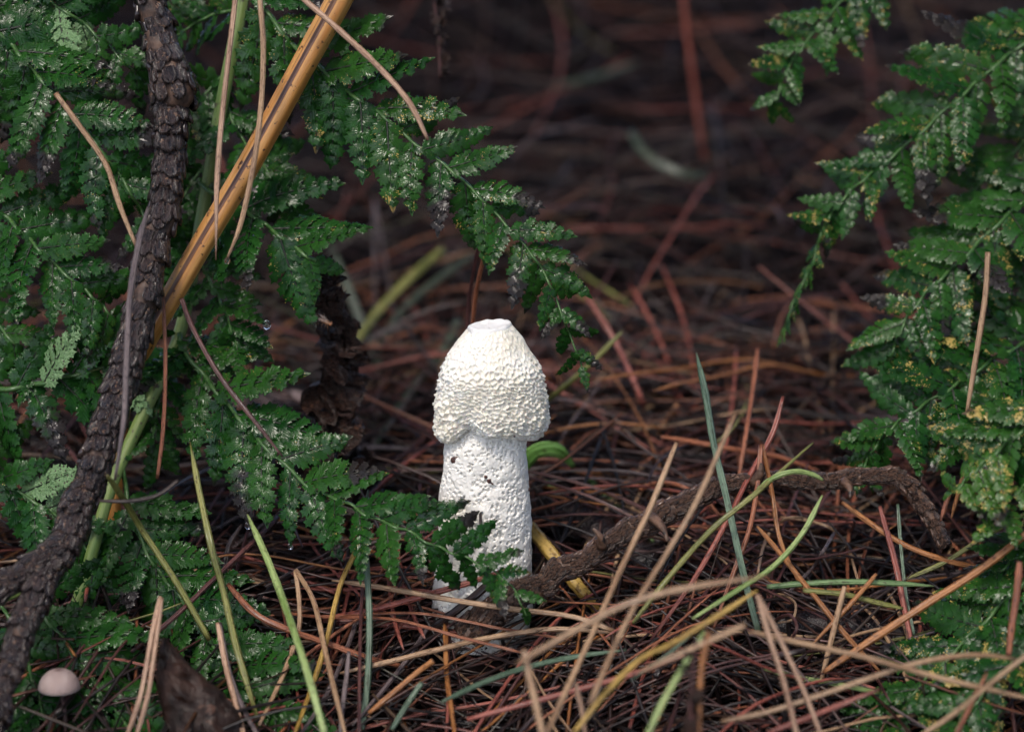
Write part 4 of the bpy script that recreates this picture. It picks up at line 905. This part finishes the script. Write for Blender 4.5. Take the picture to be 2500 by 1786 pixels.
def withered(label, pts, sizes, count, r, seed, to_ground=True, wide=1.0, start=0.0):
    rg = random.Random(seed); P3 = [P(*q) for q in pts]
    if to_ground: e = P3[-1].copy(); e.z = hill(e.x, e.y) - 0.003; P3.append(e)
    base = P3[-1].copy(); root = thing('withered_fern', label, 'fern', base); n = 30; path = smooth_path(P3, n)
    mb = MB(); mb.tube(path, [r * K * (0.7 + 0.3 * i / n) for i in range(n)], 6); part('stem', mb, [M['black' if to_ground and seed == 31 else 'maroon']], root)
    for q in range(count):
        t = start + (1 - start) * rg.random(); i = min(n - 2, int(t * (n - 1))); p = path[i].lerp(path[i + 1], rg.random())
        sz = float(np.interp(t, [0, .2, .5, 1], sizes)) * K * rg.uniform(0.6, 1.25)
        d = Vector((rg.uniform(-.25, 1.0) * wide, rg.uniform(-.7, .7), rg.uniform(-.8, .7))).normalized(); z = d.orthogonal().normalized()
        z = (Matrix.Rotation(rg.uniform(0, 6.28), 3, d) @ z); y = z.cross(d)
        o = link('withered_leaflet', rg.choice(DL), root)
        o.matrix_basis = Matrix(((d.x, y.x, z.x, p.x - base.x), (d.y, y.y, z.y, p.y - base.y), (d.z, y.z, z.z, p.z - base.z), (0, 0, 0, 1))) @ Matrix.Diagonal((sz, sz, sz, 1))
withered('shrivelled black-brown dead fern frond hanging in a clump left of the mushroom', [(780, 645, .004), (790, 700, .012), (800, 790, .022), (812, 900, .028), (825, 1050, .034), (835, 1180, .04), (838, 1290, .05)], [30, 60, 105, 105], 120, 5, 31)
withered('brown withered fern scrap dangling from the top edge in the background', [(1050, -70, .07), (1062, 20, .07), (1072, 100, .07), (1075, 190, .07)], [60, 52, 40, 20], 34, 5, 32, to_ground=False)
withered('rusty crumpled fern scrap blurred at the bottom foreground', [(1700, 1560, -.13), (1690, 1650, -.13), (1685, 1740, -.13), (1690, 1800, -.13)], [30, 40, 60, 60], 12, 6, 33)

def tiny_mushroom():
    t = NT('tiny_cap'); co = t.coord((1, 1, 1), True); su = t.n('SeparateXYZ'); uvn = t.n('UVMap'); t.l(uvn.outputs[0], su.inputs[0])
    st = t.math('SINE', t.math('MULTIPLY', su.outputs[1], 2 * math.pi * 46))
    c = t.mixc(t.ramp(st, -.4, .8), (0.26, 0.18, 0.165), (0.47, 0.365, 0.33)); c = t.mixc(t.ramp(su.outputs[0], 0.0, 0.30, 1, 0), c, (0.15, 0.085, 0.08))
    c = t.mixc(t.ramp(su.outputs[0], 0.9, 1.0), c, (0.56, 0.47, 0.43)); t.set(Base_Color=c, Roughness=0.45, Subsurface_Weight=0.2, Subsurface_Radius=(.4, .3, .25), Subsurface_Scale=0.002)
    t.bump(st, 0.4, 0.0004); M['tiny'] = t.m; M['tinystem'] = simple('tiny_stem', (0.05, 0.03, 0.03), (0.11, 0.07, 0.065), 300, 0.4, 0.3, 0.0005)
    c0 = P(143, 1632, -.062); base = Vector((c0.x, c0.y + 0.004, 0)); base.z = hill(base.x, base.y) - 0.003
    root = thing('tiny_mushroom', 'tiny pinkish-grey mushroom with a ribbed bell cap under the scaly branch', 'mushroom', base)
    mb = MB(); pts = []; uvs = []; prof = [(1, 0), (8, 1), (18, 5), (28, 12), (36, 22), (42, 34), (45, 46), (46, 54), (44, 55), (40, 50), (30, 38), (12, 24), (3, 20)]; N = 92
    for i, (r_, h_) in enumerate(prof):
        for k in range(N):
            an = 2 * math.pi * k / N; rr = r_ * (1 + (0.012 * math.cos(46 * an) if 3 < i < 9 else 0))
            pts.append(c0 + Vector((rr * math.cos(an), rr * math.sin(an), -h_ * 0.82)) * K * 1.05); uvs.append((min(1, i / 7), k / N))
    mb.grid(pts, len(prof), N, wrap=True, uvs=uvs); mb.f = [f[::-1] for f in mb.f]; part('cap', mb, [M['tiny']], root)
    mb = MB(); path = smooth_path([c0 - Vector((0, 0, 18 * K)), c0.lerp(base, .5) + Vector((.0012, 0, 0)), base], 16); mb.tube(path, 5.5 * K, 8); part('stem', mb, [M['tinystem']], root)
tiny_mushroom()

def chunk(name, label, cat, outline, d, thick, mat, amp, seed, lift_tilt=0.0):
    """broken slab: outline in the photograph's pixels at depth d, with real thickness and a worn relief"""
    mb = MB(); n = 26; m = 16; pts = []
    def row(s): return [float(np.interp(s, [o[0] for o in outline], [o[k] for o in outline])) for k in (1, 2, 3)]
    for side in (0, 1):
        for i in range(n):
            s = i / (n - 1); v, u0, u1 = row(s)
            for j in range(m):
                t = j / (m - 1); u = u0 + (u1 - u0) * t
                q = Vector((u * .02, v * .02, seed + side * 9))
                e = math.sin(math.pi * min(1, max(0, t))) ** 0.5 * math.sin(math.pi * min(1, max(.03, s * 1.0 + .02)) * .5) ** .5
                rel = amp * (noise.noise(q) + .5 * noise.noise(q * 2.7) + .3 * noise.noise(Vector((q.x * 9, q.y * 1.5, 4)))) * K
                dd = d + lift_tilt * s + (-thick / 2 * e + rel if side == 0 else thick / 2 * e + rel)
                pts.append(P(u + 6 * noise.noise(q * 3), v + 5 * noise.noise(q * 2.2 + Vector((5, 0, 0))), dd))
    b = n * m
    mb.v = pts; mb.uv = [(0, 0)] * len(pts); mb.px = [0.0] * len(pts); mb.col = [(1, 1, 1)] * len(pts)
    for i in range(n - 1):
        for j in range(m - 1):
            a = i * m + j; mb.f.append((a, a + m, a + m + 1, a + 1)); mb.f.append((b + a, b + a + 1, b + a + m + 1, b + a + m))
    ring = [j for j in range(m)] + [i * m + m - 1 for i in range(1, n)] + [(n - 1) * m + j for j in range(m - 2, -1, -1)] + [i * m for i in range(n - 2, 0, -1)]
    for k in range(len(ring)):
        x, y = ring[k], ring[(k + 1) % len(ring)]; mb.f.append((x, y, b + y, b + x))
    mb.m = [0] * len(mb.f)
    org = P(outline[-1][2], outline[-1][1], d); return solo(name, mb, [mat], org, label, cat)
M['wood'] = simple('rotten_wood', (0.008, 0.005, 0.004), (0.036, 0.018, 0.013), 120, 0.45, 1.0, 0.002, (1, 1, .25), speck=((0.07, 0.036, 0.025), 200), spec=0.2)
chunk('wood_fragment', 'dark brown broken piece of wet rotten wood standing at the bottom edge', 'wood', [(0, 1555, 396, 410), (.15, 1600, 388, 440), (.3, 1640, 380, 480), (.5, 1690, 385, 545), (.75, 1750, 400, 590), (1, 1850, 430, 640)], -.055, .012, M['wood'], 26, 3, -.01)
M['paleleaf'] = simple('pale_dead_leaf', (0.30, 0.20, 0.17), (0.48, 0.36, 0.33), 60, 0.4, 0.4, 0.002)
def dead_leaf():
    c = G(705, 1030, .006); mb = MB(); pts = []; n = 12
    for i in range(n):
        for j in range(9):
            s = i / (n - 1); t = j / 8 * 2 - 1; wd = math.sin(math.pi * (0.04 + 0.92 * s)) * 0.013
            pts.append(c + Vector(((s - .5) * .075, t * wd, .006 * math.sin(3.1 * s) + abs(t) * .004 + .0015 * noise.noise(Vector((s * 6, t * 3, 0))))))
    mb.grid(pts, n, 9); mb.f = [f[::-1] for f in mb.f]
    solo('dead_leaf', mb, [M['paleleaf']], c, 'pale pinkish dead leaf lying blurred behind the withered fern', 'leaf')
dead_leaf()
M['wetblack'] = simple('wet_black_bark', (0.007, 0.005, 0.006), (0.032, 0.018, 0.017), 200, 0.25, 1.0, 0.0018)
def stick(name, label, pts, rads, lift=None, sides=20, mat='wetblack', cat='stick'):
    P3 = [G(u, v, l) for u, v, l in pts]; n = len(pts) * 9; path = smooth_path(P3, n); T = np.linspace(0, 1, len(rads)); mb = MB()
    mb.tube(path, [float(np.interp(i / (n - 1), T, rads)) * K for i in range(n)], sides, shape=lambda an, t: 1 + .10 * noise.noise(Vector((math.cos(an) * 2, math.sin(an) * 2, t * 9))) + .09 * noise.noise(Vector((math.cos(an) * 4, math.sin(an) * 4, t * 40))))
    solo(name, mb, [M[mat]], P3[0].copy(), label, cat)
stick('wet_stick', 'wet black stick lying level in the litter beside the lower right fern', [(1790, 1525, .004), (1930, 1530, .005), (2080, 1545, .005), (2260, 1570, .004)], [34, 44, 46, 40])
stick('dark_log', 'dark purplish rotten log half buried behind the brown twig near the mushroom', [(1300, 1230, .004), (1400, 1275, .006), (1500, 1340, .006), (1640, 1400, .003)], [42, 56, 60, 44])
stick('dark_root', 'knobbly dark root lying under the drooping end of the brown twig', [(1960, 1275, .004), (2090, 1300, .006), (2210, 1350, .006), (2330, 1400, .004)], [22, 30, 32, 24])
def curls():
    rg = random.Random(77)
    spec = [('tan', 8, [(1850, 1400), (1865, 1330), (1895, 1280), (1940, 1262), (1985, 1272)], 'curled pale dry root below the brown twig'),
            ('tan', 7, [(1905, 1262), (1960, 1268), (2030, 1290), (2070, 1340), (2090, 1400), (2098, 1430)], 'wiry brown dry root dangling under the bend of the twig'),
            ('maroon', 7, [(1960, 1258), (2040, 1270), (2085, 1270), (2072, 1300), (2050, 1290)], 'dark looped dry root under the brown twig'),
            ('grey', 9, [(2040, 1295), (2010, 1345), (1985, 1385), (1950, 1420), (1900, 1470)], 'grey split straw slanting through the dry roots'),
            ('black', 6, [(2020, 1270), (2070, 1330), (2110, 1390), (2130, 1440)], 'thin black root fibre hanging beside the curled ones'),
            ('tan', 7, [(1860, 1480), (1900, 1450), (1940, 1470), (1935, 1510), (1900, 1520)], 'small tan root curl above the wet black stick'),
            ('maroon', 8, [(1880, 1520), (1925, 1500), (1945, 1530), (1925, 1565), (1895, 1560)], 'small brown root curl lying on the wet black stick')]
    for c, w_, pts, lab in spec:
        needle('dry_root', c, w_, pts, lab, cat='root', lift=tuple(rg.uniform(.012, .035) for _ in pts), taper=(.8, .5), flat=1)
curls()

# droplets
def glass():
    t = NT('water'); t.set(Base_Color=(1, 1, 1), Roughness=0.0, IOR=1.33, Transmission_Weight=1.0); return t.m
M['water'] = glass()
def droplet(u, v, d, r, hang, label):
    c = P(u, v, d); mb = MB(); pts = []
    for i in range(11):
        th = math.pi * i / 10
        for k in range(14):
            an = 2 * math.pi * k / 14; rr = math.sin(th) * (1 - 0.35 * hang * max(0, math.cos(th)))
            pts.append(c + Vector((rr * math.cos(an), rr * math.sin(an) * .8, math.cos(th) * (1 + .35 * hang))) * r * K)
    mb.grid(pts, 11, 14, wrap=True); mb.f = [f[::-1] for f in mb.f]
    solo('water_droplet', mb, [M['water']], c, label, 'droplet')
def tip_near(u, v):
    """the leaflet tip closest to a point of the picture"""
    best = None
    for o in bpy.data.objects:
        if o.name.startswith('leaflet'):
            me = o.data; q = o.matrix_basis @ TIPS[me.name]; w_ = q - CAM; dep = w_.dot(FW)
            du = 1250 + w_.dot(RT) / dep * D / K - u; dv = 893 - w_.dot(UP) / dep * D / K - v
            if best is None or du * du + dv * dv < best[0]: best = (du * du + dv * dv, q)
    return best[1]
TIPS = {}
for me in BIG + MID + SML + ROL + UND: TIPS[me.name] = max((v.co for v in me.vertices), key=lambda c: c.x).copy()
def tip_drop(u, v, r, label):
    q = tip_near(u, v); w_ = q - CAM; dep = w_.dot(FW)
    droplet(1250 + w_.dot(RT) / dep * D / K, 893 - w_.dot(UP) / dep * D / K - r * .1, dep - D, r, .6, label)
tip_drop(700, 810, 10, 'largest water droplet hanging from a leaflet of the broken fern branch')
tip_drop(610, 1270, 8, 'round water droplet at the leaflet tip beside the top of the yellow-green blade')
tip_drop(752, 1385, 7, 'water droplet on the leaflet tip above the forked tan needles')
droplet(555, 636, -.0385, 8, .3, 'small water droplet clinging to the tip of the bowed tan needle')

# fly resting on the withered fern
def fly():
    M['flybody'] = simple('fly_body', (0.10, 0.045, 0.022), (0.20, 0.10, 0.05), 900, 0.5, 0.4, 0.0003)
    M['flyeye'] = simple('fly_eye', (0.26, 0.09, 0.03), (0.34, 0.13, 0.05), 900, 0.3, 0.1, 0.0002)
    t = NT('fly_wing'); t.set(Base_Color=(0.25, 0.2, 0.18), Roughness=0.2, Alpha=0.45); M['flywing'] = t.m
    c = P(795, 786, -.004); ax = (RT * 0.88 - UP * 0.40 - FW * 0.2).normalized(); up = (UP * .8 - FW * .6); up = (up - ax * up.dot(ax)).normalized(); sd_ = ax.cross(up)
    root = thing('fly', 'small brown fly perched on the withered black fern frond', 'fly', c)
    prof = [(-17, .5), (-15, 3), (-10, 5.2), (-5, 5.5), (-2, 4.4), (0, 5), (4, 6), (8, 5.4), (10, 3), (11, 3.2), (13, 4.8), (16, 4.4), (18, 1)]
    mb = MB(); pts = []
    for x, r_ in prof:
        for k in range(12):
            an = 2 * math.pi * k / 12; pts.append(c + (ax * x + up * math.sin(an) * r_ + sd_ * math.cos(an) * r_) * K)
    mb.grid(pts, len(prof), 12, wrap=True); part('body', mb, [M['flybody']], root)
    for sgn in (-1, 1):
        mb = MB(); pts = []; ec = c + (ax * 14 + up * 1.6 + sd_ * sgn * 3.4) * K
        for i in range(6):
            for k in range(8):
                th = math.pi * i / 5; an = k * .785; pts.append(ec + (ax * math.cos(th) + up * math.sin(th) * math.sin(an) + sd_ * math.sin(th) * math.cos(an)) * 2.6 * K)
        mb.grid(pts, 6, 8, wrap=True); part('eye', mb, [M['flyeye']], root)
        mb = MB(); pts = []
        for i in range(8):
            s = i / 7; w_ = math.sin(math.pi * min(.97, s * .9 + .05)) * 5
            for j in (-1, 0, 1): pts.append(c + (ax * (5 - 33 * s) + sd_ * sgn * (3 + 6 * s + j * w_) + up * (6 + 2.5 * s - abs(j) * .6)) * K)
        mb.grid(pts, 8, 3); part('wing', mb, [M['flywing']], root)
        for lx in (-2, 3, 7):
            a0 = c + (ax * lx + sd_ * sgn * 4 - up * 3) * K; k0 = c + (ax * (lx * 1.6) + sd_ * sgn * 11 + up * 1) * K; f0 = c + (ax * (lx * 2.0) + sd_ * sgn * 13 - up * 11) * K
            mb = MB(); mb.tube([a0, k0, f0], [.7 * K, .6 * K, .4 * K], 4); part('leg', mb, [M['flybody']], root)
fly()

# ---------------------------------------------------------------- a ring of pines added outside the frame to shade the spot
def shade_pines():
    M['trunk'] = simple('pine_trunk', (0.035, 0.022, 0.016), (0.13, 0.080, 0.055), 9, 0.8, 1.0, 0.03, (1, 1, .35))
    M['crown'] = simple('pine_foliage', (0.010, 0.030, 0.010), (0.030, 0.070, 0.020), 3, 0.6, 0.2, 0.01)
    meshes = []
    for sd_ in (0, 1):
        rg = random.Random(500 + sd_); H = 8.5; tr = MB(); cr = MB()
        path = [Vector((.10 * math.sin(z * .7 + sd_), .08 * math.cos(z * .5), z - .3)) for z in np.linspace(0, H, 14)]
        tr.tube(path, [.15 * (1 - .85 * i / 13) + .01 for i in range(14)], 12, shape=lambda an, t: 1 + .07 * noise.noise(Vector((math.cos(an) * 2, math.sin(an) * 2, t * 30))))
        for q in range(64):
            z = 1.1 + (H - 1.4) * (q / 63) ** .95; an = q * 2.399 + rg.uniform(-.3, .3); ln = (0.35 + 1.5 * math.sin(math.pi * min(1, .18 + .82 * (1 - (z - 1) / H)) * .55)) * rg.uniform(.7, 1.1)
            d = Vector((math.cos(an), math.sin(an), 0)); st = Vector((0, 0, z)); p = [st + d * (ln * t) + Vector((0, 0, .30 * ln * t * t - .12 * t)) for t in (0, .35, .7, 1)]
            tr.tube(p, [.028, .02, .012, .005], 5)
            for c in range(15):
                t = .25 + .78 * rg.random(); o = st + d * (ln * t) + Vector((0, 0, .3 * ln * t * t - .12 * t)) + Vector((rg.gauss(0, .16), rg.gauss(0, .16), rg.gauss(0, .10)))
                for k in range(5):
                    dd = Vector((rg.gauss(0, 1), rg.gauss(0, 1), rg.gauss(.35, .7))).normalized(); s_ = dd.orthogonal().normalized() * rg.uniform(.015, .035); l_ = rg.uniform(.12, .24)
                    b = len(cr.v); cr.v += [o - s_ * .3, o + s_ * .3, o + dd * l_ * .6 + s_, o + dd * l_, o + dd * l_ * .6 - s_]; cr.uv += [(0, 0)] * 5; cr.px += [0] * 5; cr.col += [(1, 1, 1)] * 5
                    cr.f.append((b, b + 1, b + 2, b + 3, b + 4)); cr.m.append(0)
        meshes.append((tr.mesh('trunk', [M['trunk']]), cr.mesh('crown', [M['crown']], smooth=False)))
    rg = random.Random(3); k = 0
    for ring, (rad, cnt) in enumerate(((3.4, 9), (5.2, 12))):
        for i in range(cnt):
            az = 2 * math.pi * (i + .5 * ring) / cnt + rg.uniform(-.12, .12); r_ = rad * rg.uniform(.92, 1.1)
            if abs(ang(az - SUN_AZ)) < (R(38) if ring == 0 else R(16)): continue
            x, y = r_ * math.sin(az), r_ * math.cos(az) - .3
            t = thing('pine_tree', 'tall dark pine tree added out of view to shade the ferns', 'tree', (x, y, hill(x, y) - .05), 'added pine trees shading the ferns')
            s_ = rg.uniform(.85, 1.15); t.scale = (s_, s_, s_ * rg.uniform(.9, 1.1)); t.rotation_euler = (0, 0, rg.uniform(0, 6.28))
            a, b = meshes[k % 2]; link('trunk', a, t); link('crown', b, t); k += 1
shade_pines()
